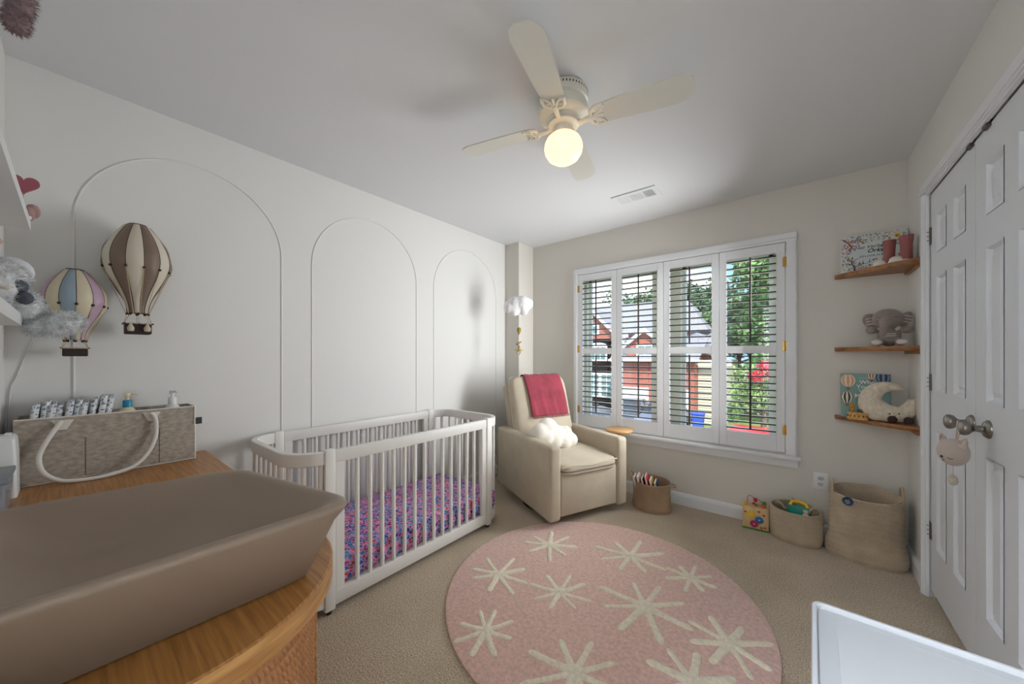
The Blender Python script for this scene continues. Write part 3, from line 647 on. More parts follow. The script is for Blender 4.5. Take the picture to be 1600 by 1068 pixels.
RED = mat('red paint', (196, 36, 40), .4); ORG = mat('orange paint', (232, 100, 48), .4); GRN = mat('green paint', (60, 130, 60), .4)
MB().tube([(-.05, .0, .155), (-.048, .0, .21), (-.04, 0, .225), (-.02, 0, .222), (-.012, 0, .205), (-.01, 0, .21), (0, 0, .215), (.02, 0, .205), (.042, 0, .185), (.05, 0, .155)], .0022, 6).build('bead_wire', RED, e, 60)
for x, z, r, m in ((.0, .20, .013, RED), (-.06, .165, .014, YEL), (-.055, .152, .010, RED), (.045, .162, .018, ORG), (.052, .188, .014, GRN), (-.01, .175, .010, RED), (.004, .166, .009, GRN)):
    MB().ell((x, -.01, z), r, 12).build('bead', m, e, 60)
for x, z in ((.048, .115), (.055, .03), (.035, .025), (-.06, .12), (.02, .135)): MB().ell((x, -.051, z), (.009, .0025, .007), 8).build('painted_mark', mat('mark rust', (176, 70, 44), .5), e, 60)

# ================================================================== OUTLET
e = thing('power_outlet', 'white duplex wall outlet above the low basket', 'outlet', (.126, B, .388))
MB().rbox(-.036, .036, -.006, .0, -.058, .058, .002, 2).build('cover_plate', TRIM, e)
for z in (-.02, .02):
    r = MB().lathe([(0, 0), (.0165, 0), (.0165, .002), (0, .002)], 20, cap=False).map(lambda p: Vector((p.x, -.006 - p.z, max(-.0125, min(.0125, p.y)) + z))).build('receptacle', mat('outlet grey', (196, 196, 194), .4), e)
    s = MB()
    for x in (-.006, .006): s.box(x - .001, x + .001, -.0088, -.008, z - .002, z + .006)
    s.box(-.002, .002, -.0088, -.008, z - .009, z - .006); s.build('slot', BLACKP, r, 0)

# ================================================================== CORNER SHELVES AND WHAT STANDS ON THEM
for z, lab in ((1.776, 'top wooden corner shelf holding the rain boots'), (1.297, 'middle wooden corner shelf holding the plush elephant'), (.850, 'lowest wooden corner shelf holding the moon plush')):
    e = thing('corner_shelf', lab, 'shelf', (R, B, z), group='wooden corner shelves')
    xa, ya = -.332, -.322; pts = [(0, 0), (xa, 0), (xa - .003, -.02)]
    P0, P1, P2 = Vector((xa - .003, -.02)), Vector((-.17, -.215)), Vector((-.012, ya))
    pts += [tuple((1 - t) ** 2 * P0 + 2 * t * (1 - t) * P1 + t * t * P2) for t in [i / 14 for i in range(1, 15)]] + [(0, ya)]
    c = Vector((-.11, -.10)); ins = lambda k: [tuple(Vector(p) if (abs(p[0]) < 1e-6 or abs(p[1]) < 1e-6) else c + (Vector(p) - c) * k) for p in pts]
    MB().loft([[(x, y, -.026) for x, y in ins(.93)], [(x, y, -.012) for x, y in ins(1)], [(x, y, -.002) for x, y in ins(1)], [(x, y, 0) for x, y in ins(.99)]]).build('board', SHELFW, e, 30)
    MB().box(-.02, -.001, -.30, -.02, -.045, -.026).build('cleat', SHELFW, e, 0)
PINKB = mat('dusty rose rubber', (150, 84, 80), .38); SOLE = mat('off white rubber', (226, 220, 206), .5)
for k, (x, y) in enumerate(((.425, 3.03), (.482, 2.962))):
    e = thing('rain_boot', ('dusty rose rain boot nearer the picture book', 'dusty rose rain boot at the shelf front')[k], 'boot', (x, y, 1.776), R_(12), 'pair of rain boots')
    MB().loft([[(cx + rx * cos(2 * pi * i / 24), ry * sin(2 * pi * i / 24), z) for i in range(24)] for rx, ry, cx, z in ((.030, .026, -.004, .008), (.030, .026, -.003, .03), (.024, .023, .002, .055), (.025, .024, .002, .09), (.029, .027, .002, .135), (.030, .028, .002, .147), (.026, .024, .002, .147), (.022, .021, .002, .09))]).build('shaft', PINKB, e, 50)
    MB().ell((-.038, 0, .016), (.032, .024, .020), 16).map(lambda p: Vector((p.x, p.y, max(.006, p.z)))).build('toe_cap', SOLE, e, 60)
    MB().loft([[(-.02 + rx * cos(2 * pi * i / 24), ry * sin(2 * pi * i / 24), z) for i in range(24)] for rx, ry, z in ((.052, .026, 0), (.054, .029, .004), (.052, .028, .010))]).build('sole', SOLE, e, 40)
INK = mat('ink dark', (36, 40, 48), .6)
def cover(name, label, w, h, loc, lean, col, rz=0):
    e = thing(name, label, 'book', loc, rz); rm = Matrix.Rotation(R_(-lean), 4, 'X')
    MB().rbox(-w / 2, w / 2, .0, .003, 0, h, .0012, 1).map(lambda p: rm @ p).build('front_cover', col, e, 20)
    MB().box(-w / 2, w / 2, .012, .015, 0, h).map(lambda p: rm @ p).build('back_cover', col, e, 0)
    MB().box(-w / 2 + .003, w / 2 - .003, .003, .012, .003, h - .003).map(lambda p: rm @ p).build('pages', PAPER, e, 0)
    return e, rm
def flat_poly(mb, pts, y=-.0006, mi=0):
    n = len(pts); mb.add([(x, y, z) for x, z in pts] + [(x, 0, z) for x, z in pts], [tuple(range(n))] + [(k, (k + 1) % n, n + (k + 1) % n, n + k) for k in range(n)], mi)
def disc2(mb, x, z, r, y=-.0006, n=10, sx=1): flat_poly(mb, [(x + r * sx * cos(2 * pi * k / n), z + r * sin(2 * pi * k / n)) for k in range(n)], y)
def stroke(mb, pts, w0, w1, y=-.0007):
    P = [Vector(p) for p in pts]; A = []; Bv = []
    for i, p in enumerate(P):
        t = (P[min(i + 1, len(P) - 1)] - P[max(0, i - 1)]).normalized(); n = Vector((-t.y, t.x)) * (w0 + (w1 - w0) * i / (len(P) - 1)) / 2; A.append(tuple(p + n)); Bv.append(tuple(p - n))
    flat_poly(mb, A + Bv[::-1], y)
# picture book with branches
bw, bh = .30, .245
e, rm = cover('picture_book', 'picture book with red and black branches behind the rain boots', bw, bh, (.374, 3.128, 1.7765), 9, mat('pale ice cover', (214, 222, 220), .4))
def art(mb, name, m): return mb.map(lambda p: rm @ p).build(name, m, e, 0)
g = random.Random(3)
cols = [((226, 168, 160), 130), ((150, 170, 120), 70), ((206, 176, 90), 80), ((120, 120, 170), 60), ((196, 90, 70), 60), ((120, 160, 170), 60)]
for i, (c, n) in enumerate(cols):
    mb = MB()
    for _ in range(n):
        while True:
            x, z = g.uniform(-.145, .145), g.uniform(.006, bh - .006)
            if ((x - .01) / .105) ** 2 + ((z - .115) / .075) ** 2 > 1: break
        disc2(mb, x, z, g.uniform(.0022, .0055), -.0004 - i * .00003, 7)
    art(mb, 'cover_blossoms', mat('cover print %d' % i, c, .5))
mb = MB()
for sx, sz in ((1, 1),):
    stroke(mb, [(-.14, .225), (-.115, .20), (-.10, .17), (-.105, .135)], .007, .002)
    for a in ([(-.115, .20), (-.085, .205), (-.05, .20), (-.02, .205)], [(-.085, .205), (-.07, .225), (-.05, .235)], [(-.105, .18), (-.085, .17), (-.07, .175)], [(-.103, .165), (-.12, .145), (-.125, .13)], [(-.10, .17), (-.085, .15), (-.08, .135)], [(-.06, .20), (-.045, .185), (-.03, .185)]): stroke(mb, a, .004, .001)
art(mb, 'red_branch', mat('branch red ink', (128, 40, 40), .5))
mb = MB(); stroke(mb, [(-.085, .0), (-.088, .03), (-.10, .06), (-.095, .10)], .008, .002)
for a in ([(-.088, .03), (-.06, .045), (-.03, .05), (.01, .07)], [(-.10, .05), (-.125, .06), (-.14, .055)], [(-.10, .07), (-.115, .09), (-.118, .11)], [(-.098, .06), (-.075, .085), (-.06, .09)], [(-.05, .047), (-.045, .075)], [(-.02, .053), (-.015, .08)], [(-.06, .045), (-.062, .065)]): stroke(mb, a, .0045, .001)
art(mb, 'dark_branch', mat('branch dark ink', (48, 40, 40), .5))
mb = MB(); disc2(mb, .105, .205, .021, -.0008, 18); art(mb, 'flower_ring', mat('flower pale', (226, 222, 208), .5))
mb = MB(); disc2(mb, .105, .205, .013, -.001, 18); art(mb, 'flower_heart', mat('flower gold', (214, 178, 40), .5))
mb = MB(); disc2(mb, .102, .203, .005, -.0012, 10); disc2(mb, .0, .068, .005, -.001, 10); disc2(mb, .012, .07, .0045, -.001, 10); art(mb, 'flower_centre', mat('rust ink', (170, 64, 36), .5))
def ct(body, size, x, z, m, shear=0, bold=0): return text('cover_lettering', body, size, m, e, rm @ Vector((x, -.0016, z)), (R_(90 - LEAN), 0, 0), .0003, 'CENTER', bold, shear)
LEAN = 9
ct('Het Verhalen', .030, -.005, .155, INK, .35); ct('Orkest', .034, .02, .127, INK, .35, .0006); ct('EEN JAAR IN EEN', .0165, .0, .095, INK, .1)
# balloon picture book
bw, bh = .226, .28
e, rm = cover('picture_book', 'teal picture book with hot air balloons behind the moon plush', bw, bh, (.337, 3.118, .8505), 9, mat('dusty teal cover', (122, 160, 152), .4))
def bal(cx, cz, r, c1, c2, y):
    a1, a2 = MB(), MB()
    def ro(t): return r * (sin(pi * (.12 + .80 * t)) ** .75) if t < .5 else r * (.18 + .82 * sin(pi * (.12 + .80 * t)) ** .85)
    N_ = 9
    for k in range(N_):
        u0, u1 = -1 + 2 * k / N_, -1 + 2 * (k + 1) / N_; ptsL = []; ptsR = []
        for i in range(13):
            t = i / 12; z = cz + r * 1.0 - t * r * 2.15; w = ro(t); ptsL.append((cx + w * sin(u0 * pi / 2), z)); ptsR.append((cx + w * sin(u1 * pi / 2), z))
        lim = lambda P: [(max(-bw / 2 + .001, min(bw / 2 - .001, x)), min(bh - .001, z)) for x, z in P]
        pl = lim(ptsL + ptsR[::-1])
        if max(p[0] for p in pl) - min(p[0] for p in pl) > 1e-4: flat_poly(a1 if k % 2 else a2, pl, y)
    art(a1, 'balloon_stripe', c1); art(a2, 'balloon_stripe', c2)
CREAMI = mat('cream ink', (236, 224, 200), .5); PEACH = mat('peach ink', (224, 160, 118), .5); GREENI = mat('bottle green ink', (16, 66, 56), .5); NAVYI = mat('navy ink', (30, 46, 84), .5); SKYI = mat('slate blue ink', (130, 150, 178), .5); BRI = mat('basket brown ink', (150, 90, 56), .5)
bal(-.078, .237, .036, CREAMI, PEACH, -.0006); bal(-.084, .128, .033, GREENI, CREAMI, -.0006); bal(.082, .262, .036, NAVYI, SKYI, -.0006); bal(.03, .275, .022, BRI, CREAMI, -.0005)
mb = MB()
for x, z in ((-.078, .182), (-.084, .078), (.03, .236)): flat_poly(mb, [(x - .007, z - .008), (x + .007, z - .008), (x + .008, z + .006), (x - .008, z + .006)])
art(mb, 'balloon_basket', BRI)
WHI = mat('white ink', (238, 238, 232), .5)
for body, x, z in (('Who', .01, .225), ('You', -.012, .196), ('Were', .012, .167), ('Made', -.012, .138), ('to', -.002, .109), ('Be', .008, .080)): ct(body, .034, x, z, WHI, 0, .0006)
mb = MB(); flat_poly(mb, [(-.03, .250), (.04, .250), (.04, .252), (-.03, .252)]); art(mb, 'title_rule', WHI)
# moon plush
MOONF = mat('oatmeal plush fur', (222, 210, 190), .95, var=.07, vscale=60, bump=.8, bscale=160, bdist=.004, sheen=.4)
e = thing('moon_plush', 'cream crescent moon plush with a stitched face', 'plush toy', (.432, 3.035, .8505), R_(-6))
mb = MB(); cx, cz, rr = .0, .125, .085; n = 26; pts = []; rad = []
for i in range(n + 1):
    t = i / n; a = R_(58 + 312 * t); r_ = .008 + .010 * t + .040 * (sin(pi * t) ** .72) + (.012 if .35 < t < .8 else 0) * sin(pi * (t - .35) / .45 if .35 < t < .8 else 0); pts.append((cx + rr * cos(a), 0, cz + rr * sin(a) * .98)); rad.append(r_)
mb.tube(pts, rad, 14); mb.map(lambda p: Vector((p.x, p.y * .75, max(.004, p.z))))
for i in range(0, n + 1, 2): mb.fur(pts[i], (rad[i] * .98, rad[i] * .73, rad[i] * .98), int(260 * rad[i] / .05), .006, .0009, seed=i)
mb.build('crescent', MOONF, e, 180); DBR = mat('chocolate plush', (66, 46, 40), .95, bump=.5, bscale=150)
for x in (.012, .075): MB().ell((x - .006, -.045, .021), (.021, .018, .021), 14).build('foot', DBR, e, 180)
f = MB()
for x, z in ((-.005, .052), (.032, .056)): f.ell((x, -.046, z), (.0042, .003, .0042), 10)
f.tube([(.010, -.049, .046), (.015, -.05, .041), (.021, -.05, .046)], .0012, 5); f.build('face', BLACKP, e, 60)
# music box drum with little animals
GOLDW = mat('honey wood drum', (214, 164, 92), .45, var=.1, vscale=60)
e = thing('music_box', 'round honey wood music box with tiny figures on top', 'music box', (.294, 3.04, .8505))
MB().lathe([(0, 0), (.045, 0), (.05, .004), (.05, .010), (.046, .013), (.046, .033), (.05, .036), (.05, .042), (0, .043)], 32, cap=False).build('drum', GOLDW, e, 40)
for k in range(7): a = -pi / 2 + (k - 3) * .42; MB().ell((.0465 * cos(a), .0465 * sin(a), .023), (.005, .003, .006), 8).build('painted_leaf', mat('drum leaf', ((70, 90, 60), (150, 80, 50))[k % 2], .5), e, 60)
fg = MB(); fg.ell((-.026, -.012, .060), (.010, .009, .016), 10); fg.ell((-.026, -.016, .082), (.011, .010, .010), 12)
for k in range(8): a = 2 * pi * k / 8; fg.ell((-.026 + .011 * cos(a), -.014, .082 + .011 * sin(a)), (.005, .005, .005), 6)
fg.build('lion_figure', mat('lion ochre', (196, 144, 60), .6), e, 60)
fg = MB(); fg.ell((.022, -.008, .056), (.016, .012, .013), 12); fg.ell((.026, -.014, .072), (.008, .008, .010), 10); fg.ell((.004, .0, .052), (.010, .010, .008), 8); fg.build('green_figure', mat('sage figure', (84, 100, 84), .6), e, 60)
# elephant plush
ELE = mat('taupe grey plush', (146, 134, 128), .95, var=.05, vscale=90, bump=.5, bscale=200, bdist=.002, sheen=.3); ELW = mat('cream stripe cloth', (216, 206, 196), .9)
e = thing('elephant_plush', 'taupe plush elephant in dungarees on the middle shelf', 'plush toy', (.428, 3.055, 1.2972), R_(-8))
mb = MB(); mb.ell((.0, .0, .062), (.052, .042, .062), 18); mb.ell((-.005, -.012, .165), (.068, .055, .060), 20)
for i in range(8): t = i / 7; mb.ell((-.012 - .012 * t, -.055 - .022 * sin(t * 2.4), .155 - .085 * t), .028 - .013 * t, 12)
for s in (-1, 1): mb.ell((s * .072, -.018, .098), (.027, .024, .024), 14)
for s in (-1, 1): mb.ell((s * .045, -.045, .024), (.024, .034, .022), 14)
remesh(mb.build('body', ELE, e, 180), .0045, 4)
for s in (-1, 1):
    r3 = Matrix.Rotation(R_(s * 22), 3, 'Y')
    ea = MB().ell((s * .076 if s < 0 else .066, .004, .158), (.036 if s < 0 else .026, .011, .046), 16, rot=r3).build('ear', ELE, e, 180)
    st_ = MB()
    for k in range(3): z = .178 - k * .018; st_.tube([(s * .055, -.0085, z + .004 * s), (s * .080, -.0105, z - .004), (s * .096, -.006, z - .010)], .0028, 6)
    st_.build('ear_stripe', ELW, ea, 60)
    MB().ell((s * .050, -.0755, .024), (.023, .007, .015), 14).build('foot_sole', ELW, e, 180)
    MB().tube([(s * .026 - .005, -.0665, .172), (s * .034 - .005, -.0655, .169), (s * .042 - .005, -.062, .173)], .0014, 5).build('closed_eye', mat('stitch dark', (70, 60, 58), .8), e, 60)
    MB().ell((s * .046 - .005, -.0545, .152), (.008, .003, .006), 10).build('cheek', mat('cheek blush', (176, 130, 118), .9), e, 60)
    MB().lathe([(.005, 0), (.009, 0), (.009, .003), (.005, .003)], 14).map(lambda p: Vector((p.x + s * .033, -p.z - .036, p.y + .101))).build('button', ELW, e, 60)
sb = MB()
for z in (.062, .074): sb.tube([(.028 * u, -.0425 + .006 * u * u, z) for u in (-1, -.5, 0, .5, 1)], .0035, 6)
sb.build('pocket_stripe', ELW, e, 60)

# ================================================================== HANGING CLOUD MOBILE
e = thing('cloud_mobile', 'white cloud mobile hanging in the corner above the armchair', 'mobile', (-2.02, 2.61, H))
cm = MB()
for x, z, r in ((-.085, -.005, .065), (-.035, .02, .075), (.03, .025, .078), (.08, .025, .058), (.045, -.035, .05), (-.04, -.035, .058)): cm.ell((x * .78, x * .63, z - .735), (r * .95, r * .95, r), 16)
cb = remesh(cm.build('cloud', mat('white cotton wool', (244, 244, 244), .95, bump=.8, bscale=40, bdist=.01, sheen=.3), e, 180), .009, 12)
MB().tube([(0, 0, 0), (0, 0, -.66)], .0008, 5).build('hanging_thread', mat('clear thread', (220, 220, 216), .6), e, 60)
MB().tube([(0, 0, -.80), (0, 0, -1.26)], .0007, 5).build('lower_thread', mat('white thread', (228, 226, 220), .7), e, 60)
MB().lathe([(0, .025), (.014, .021), (.021, .008), (.020, -.004), (.013, -.024), (.004, -.042), (0, -.045)], 18, (0, 0, -.955), cap=False).build('felt_balloon', mat('mustard felt', (158, 146, 70), .95, bump=.5, bscale=150), e, 180)
FAWN = mat('fawn felt', (190, 156, 122), .95)
dr = MB(); dr.ell((0, 0, -1.125), (.014, .012, .027), 12); dr.ell((-.008, -.008, -1.085), (.019, .014, .014), 12)
for a in (-1, 1): dr.tube([(a * .005 + .012, 0, -1.13), (a * .018, -.006, -1.165), (a * .014 - .006, -.006, -1.185)], [.006, .005, .004], 6)
for a in (-1, 1): dr.tube([(a * .006, 0, -1.075), (a * .022 + .006, .0, -1.062)], [.007, .003], 6)
dr.build('fawn_figure', FAWN, e, 60)
tu = MB(); n = 28; ring = lambda r, z, w: [(r * (1 + w * sin(7 * 2 * pi * k / n)) * cos(2 * pi * k / n), r * (1 + w * sin(7 * 2 * pi * k / n)) * sin(2 * pi * k / n), z + w * .02 * cos(7 * 2 * pi * k / n)) for k in range(n)]
tu.loft([ring(.012, -1.128, 0), ring(.036, -1.142, .12), ring(.036, -1.147, .12), ring(.012, -1.138, 0)]); tu.build('tutu', mat('yellow tulle', (196, 182, 92), .9), e, 60)
MB().ell((-.024, -.014, -1.088), .004, 8).build('nose', BLACKP, e, 60)

# ================================================================== HOT AIR BALLOONS ON THE LEFT WALL
DKB = mat('dark walnut stain', (44, 30, 24), .6, var=.2, vscale=90); STR = mat('natural string', (196, 178, 146), .8)
def balloon(label, loc, r, hgt, mats, order, nsand, off):
    e = thing('hot_air_balloon', label, 'ornament', loc, 0, 'hot air balloon ornaments')
    neck = .034 * r / .11; ZB = 0; zt = hgt; zn = hgt * .205
    prof = []
    for i in range(25):
        t = i / 24
        if t < .42: a = t / .42; rr = r * sin(R_(22 + 68 * a))
        else: a = (t - .42) / .58; rr = neck + (r - neck) * (.5 + .5 * cos(pi * a ** .92)) ** .92
        prof.append((rr, zt - (zt - zn) * (t if t > .42 else t - .0)))
    top_r = prof[0][0] * .62; prof = [(top_r, zt + .0), ] + [(p[0], p[1] - .006) for p in prof]
    G = 12; sub = 5
    for gk in range(G):
        mb = MB(); rings = []
        for rr, z in prof:
            row = []
            for j in range(sub + 1):
                a = 2 * pi * (gk + j / sub) / G + off; pin = 1 + .045 * sin(pi * j / sub) + .018 * sin(7 * z / r + gk * 2.3) * sin(pi * j / sub); row.append((rr * pin * cos(a), rr * pin * sin(a), z))
            rings.append(row)
        mb.loft(rings, False, False, closed=False); mb.build('gore', mats[order[gk % len(order)]], e, 180)
    mb = MB()
    for gk in range(G):
        a = 2 * pi * gk / G + off; mb.tube([(rr * cos(a) * 1.003, rr * sin(a) * 1.003, z) for rr, z in prof], .0010, 5)
    mb.build('seam_piping', DKB, e, 60)
    MB().lathe([(0, -.006), (top_r, -.006), (top_r + .004, -.002), (top_r + .004, .002), (0, .003)], 28, (0, 0, zt), cap=False).build('top_cap', DKB, e, 40)
    zb = hgt * .105; bwid = .042 * r / .11
    MB().rbox(-bwid, bwid, -bwid, bwid, 0, zb * .9, .003, 1).build('basket', DKB, e)
    MB().box(-bwid - .006, bwid + .006, -bwid - .006, bwid + .006, zb * .86, zb * .94).build('basket_rim', DKB, e, 0)
    zr = zn - .010
    for k in range(8):
        a = 2 * pi * k / 8; p = (neck * 1.02 * cos(a), neck * 1.02 * sin(a)); MB().ell((p[0], p[1], zr), .0055, 8).build('wooden_bead', DKB, e, 60)
        s = MB(); s.tube([(p[0], p[1], zr), (bwid * 1.05 * (1 if cos(a) > 0 else -1) * min(1, abs(cos(a)) * 1.5), bwid * 1.05 * (1 if sin(a) > 0 else -1) * min(1, abs(sin(a)) * 1.5), zb * .92)], .0010, 5); s.build('basket_cord', STR, e, 60)
    zs = zt - (zt - zn) * .52; i0 = min(range(len(prof)), key=lambda i: abs(prof[i][1] - zs)); rs = prof[i0][0] * 1.03
    for k in range(G // 1):
        a = 2 * pi * k / G + off; q = (rs * cos(a), rs * sin(a), zs)
        if cos(a) > -.3:
            MB().ell(q, .0055, 8).build('wooden_bead', DKB, e, 60)
            MB().tube([q, (neck * 1.1 * cos(a), neck * 1.1 * sin(a), zr)], .0013, 5).build('balloon_cord', STR, e, 60)
    SB = mat('canvas sandbag', (200, 190, 168), .9)
    for k in range(nsand):
        y = (-1, 1)[k] * bwid * .62; MB().lathe([(0, -.034), (.010, -.032), (.012, -.018), (.006, -.006), (.004, -.002), (.007, .003), (0, .004)], 12, (bwid + .010, y, zb * .85), cap=False).build('sandbag', SB, e, 60)
    for k in range(4): MB().tube([(bwid + .006, -bwid + 2 * bwid * (k + .5) / 4 - .008, zb * .9), (bwid + .010, -bwid + 2 * bwid * (k + .5) / 4 + .008, zb * .88)], .003, 6).build('rope_knot', STR, e, 60)
    return e
SAND = mat('sand satin', (206, 198, 180), .5); MOCHA = mat('mocha satin', (122, 104, 90), .45); PBLUE = mat('pale blue satin', (142, 160, 172), .4); LILAC = mat('lilac satin', (190, 162, 182), .45); BUTTER = mat('butter satin', (208, 198, 170), .5)
balloon('larger mocha and sand striped balloon ornament on the wall', (-2.337, .183, 1.338), .108, .495, [SAND, MOCHA], [0, 1], 2, R_(-24))
balloon('smaller pale blue and lilac balloon ornament on the wall', (-2.36, .004, 1.238), .089, .362, [BUTTER, PBLUE, LILAC], [0, 2, 0, 1], 0, R_(2))

# ================================================================== DRESSER WITH CHANGING TRAY, CADDY
ds = thing('dresser', 'honey oak dresser with rounded end and woven cane front', 'dresser', (-1.58, .13, 0))
DX0, DX1, DYB, DYF = -2.44, -.715, -.166, .44
def dout(ins, r=.335, n=20):
    x0, x1, y0, y1 = DX0 + ins * .4, DX1 - ins, DYB, DYF - ins; r = r - ins * .6
    return [(x0, y0), (x1 - .05, y0)] + arc(x1 - .05, y0 + .05, .05, -90, 0, 5)[1:] + arc(x1 - r, y1 - r, r, 0, 90, n) + [(x0, y1)]
DZ1, DZ0 = .742, .690
mb = MB(); o0, o1 = dout(0), dout(.004)
mb.loft([[(x, y, DZ0) for x, y in o1], [(x, y, DZ0 + .004) for x, y in o0], [(x, y, DZ1 - .003) for x, y in o0]], True, False, 1)
mb.loft([[(x, y, DZ1 - .003) for x, y in o0], [(x, y, DZ1) for x, y in o1]], False, True, 0); wp(ds, 'top', mb, [OAK, OAKY], smooth=30)
body = dout(.045); wp(ds, 'body', MB().prism(body, .08, DZ0), OAKY, smooth=30)
cane = dout(.038)[1:]; P = [Vector(p) for p in cane]; acc = [0]
for i in range(1, len(P)): acc.append(acc[-1] + (P[i] - P[i - 1]).length)
def along(d):
    i = max(j for j in range(len(acc)) if acc[j] <= d + 1e-9); i = min(i, len(P) - 2); t = (d - acc[i]) / (acc[i + 1] - acc[i]); tn = (P[i + 1] - P[i]).normalized(); return P[i].lerp(P[i + 1], t), Vector((tn.y, -tn.x))
CANEM = mat('woven cane', (186, 132, 86), .55, var=.06, vscale=30)
d0, d1 = .06, acc[-1] - .02; pu, rh = .011, .024; nu = int((d1 - d0) / (pu / 5)); zt, zb_ = DZ0 - .004, .09; nzr = int((zt - zb_) / (rh / 8)); vs = []; fs = []
for i in range(nu + 1):
    d = d0 + (d1 - d0) * i / nu; p, nrm = along(d)
    for j in range(nzr + 1):
        z = zb_ + (zt - zb_) * j / nzr; row = int(z / rh); zz = (z / rh) % 1; h = .0095 * abs(sin(pi * zz)) ** .7 * (.60 + .40 * sin(2 * pi * d / pu + pi * (row % 2) + zz * 1.8)) - .003
        q = p + nrm * (.001 + h); vs.append((q.x, q.y, z))
for i in range(nu):
    for j in range(nzr): a = i * (nzr + 1) + j; fs.append((a, a + nzr + 1, a + nzr + 2, a + 1))
cn = wp(ds, 'cane_weave', MB().add(vs, fs), CANEM, smooth=180); cn['kind'] = 'stuff'
for d in (acc[7] + (acc[-2] - acc[7]) * .70, acc[-2] + .42, acc[-2] + .86):
    p, nrm = along(d); t = Vector((-nrm.y, nrm.x)); mb = MB(); c0 = p + nrm * .004
    mb.prism([tuple(c0 + t * a + nrm * b) for a, b in ((-.010, -.006), (.010, -.006), (.010, .004), (-.010, .004))], .085, DZ0 - .002); wp(ds, 'door_stile', mb, OAKY)
for x, y in ((-2.36, -.10), (-2.36, .34), (-1.0, .30), (-.84, -.08)): wp(ds, 'leg', MB().cyl((x, y, 0), (x, y, .085), .018, .022, 14), OAKY)

TAUPE = mat('taupe soft foam', (150, 132, 116), .42)
tr = thing('changing_tray', 'taupe moulded changing tray on the oak dresser', 'changing tray', (-1.06, .13, DZ1))
def tring(ins, z, rc):
    cs = [Vector((-.79 - ins, -.155 + ins)), Vector((-.782 - ins, .415 - ins)), Vector((-1.285 + ins, .315 - ins)), Vector((-1.345 + ins, -.155 + ins))]; out = []
    for i in range(4):
        c = cs[i]; a = (cs[i - 1] - c).normalized(); b = (cs[(i + 1) % 4] - c).normalized()
        for k in range(8):
            t = k / 7; p0 = c + a * rc; p2 = c + b * rc; q = (1 - t) ** 2 * p0 + 2 * t * (1 - t) * c + t * t * p2; out.append((q.x + 1.06, q.y - .13, z))
    return out
mb = MB()
mb.loft([tring(.075, .0005, .05), tring(.066, .006, .055), tring(.020, .125, .07), tring(.003, .150, .075), tring(.0, .158, .075), tring(.003, .164, .075), tring(.010, .167, .075), tring(.020, .166, .075), tring(.030, .160, .075), tring(.045, .145, .08), tring(.09, .105, .085), tring(.12, .088, .09), tring(.15, .080, .09), tring(.20, .076, .04)])
mb.build('tray_shell', TAUPE, tr, 180)

FELT = mat('grey felt', (168, 158, 146), .97, var=.11, vscale=70, bump=.4, bscale=260, bdist=.002, stretch=(1, .7, 1.3), detail=8); FELTW = mat('white cotton binding', (226, 222, 214), .9, bump=.3, bscale=200)
cd = thing('diaper_caddy', 'grey felt diaper caddy with white rope handles on the dresser', 'caddy', (-2.352, .113, DZ1), R_(0))
LX, LY, HZ, th = .082, .255, .255, .006
for nm, a in (('long_wall', (LX - th, LX, -LY, LY)), ('long_wall', (-LX, -LX + th, -LY, LY)), ('short_wall', (-LX + th, LX - th, -LY, -LY + th)), ('short_wall', (-LX + th, LX - th, LY - th, LY))):
    MB().box(a[0], a[1], a[2], a[3], 0, HZ).build(nm, FELT, cd, 0)
MB().box(-LX + th, LX - th, -LY + th, LY - th, 0, .008).build('bottom', FELT, cd, 0)
MB().box(-LX + th, LX - th, .006, .011, .008, HZ - .02).build('divider', FELT, cd, 0)
for y0, y1 in ((-LY, -.085), (-.083, .13), (.132, LY)): MB().rbox(LX, LX + .005, y0, y1, .004, .168, .002, 1).build('pocket', FELT, cd)
MB().tube([(LX + .002, -LY, .006), (LX + .003, LY, .006)], .003, 6).build('binding', FELTW, cd, 60)
MB().tube([(LX, LY, .004), (LX, LY, HZ)], .004, 6).build('binding', FELTW, cd, 60)
MB().tube([(-LX, LY, HZ - .002), (LX, LY, HZ), (LX, -LY, HZ)], .0028, 6).build('binding', FELTW, cd, 60)
MB().rbox(LX + .002, LX + .004, LY + .002, LY + .026, .168, .20, .0008, 1).build('fabric_tag', mat('charcoal tag', (60, 62, 66), .8), cd)
lp = [(-.145, .236, .004), (-.150, .228, .008), (-.180, .165, .022), (-.196, .11, .030), (-.185, .055, .045), (-.145, .018, .06), (-.09, .009, .07), (-.02, .010, .068), (.05, .026, .05), (.095, .075, .035), (.118, .14, .022), (.120, .205, .010), (.112, .232, .006), (.105, .238, .004)]
import bisect
def smoothpath(P, n=6):
    P = [Vector(p) for p in P]; out = []
    for i in range(len(P) - 1):
        a, b, c, d = P[max(i - 1, 0)], P[i], P[i + 1], P[min(i + 2, len(P) - 1)]
        for k in range(n):
            t = k / n; out.append(.5 * ((2 * b) + (c - a) * t + (2 * a - 5 * b + 4 * c - d) * t * t + (3 * b - a - 3 * c + d) * t ** 3))
    return out + [P[-1]]
MB().tube([(LX + .006 + p[2] * 1.0, p[0], p[1]) for p in smoothpath(lp)], .0075, 10).build('rope_handle', FELTW, cd, 60)
for y in (-.140, .108): MB().prism([(y - .028, .243), (y + .028, .243), (y + .010, .205), (y - .010, .205)], 0, .005).map(lambda p: Vector((LX + p.z, p.x, p.y))).build('handle_patch', FELTW, cd, 20)
DIAP = ramp_mat('diaper print', [(0, (206, 210, 216)), (.25, (168, 180, 192)), (.5, (222, 222, 226)), (.66, (140, 154, 168)), (.8, (200, 190, 198))], 70, (234, 236, 238))
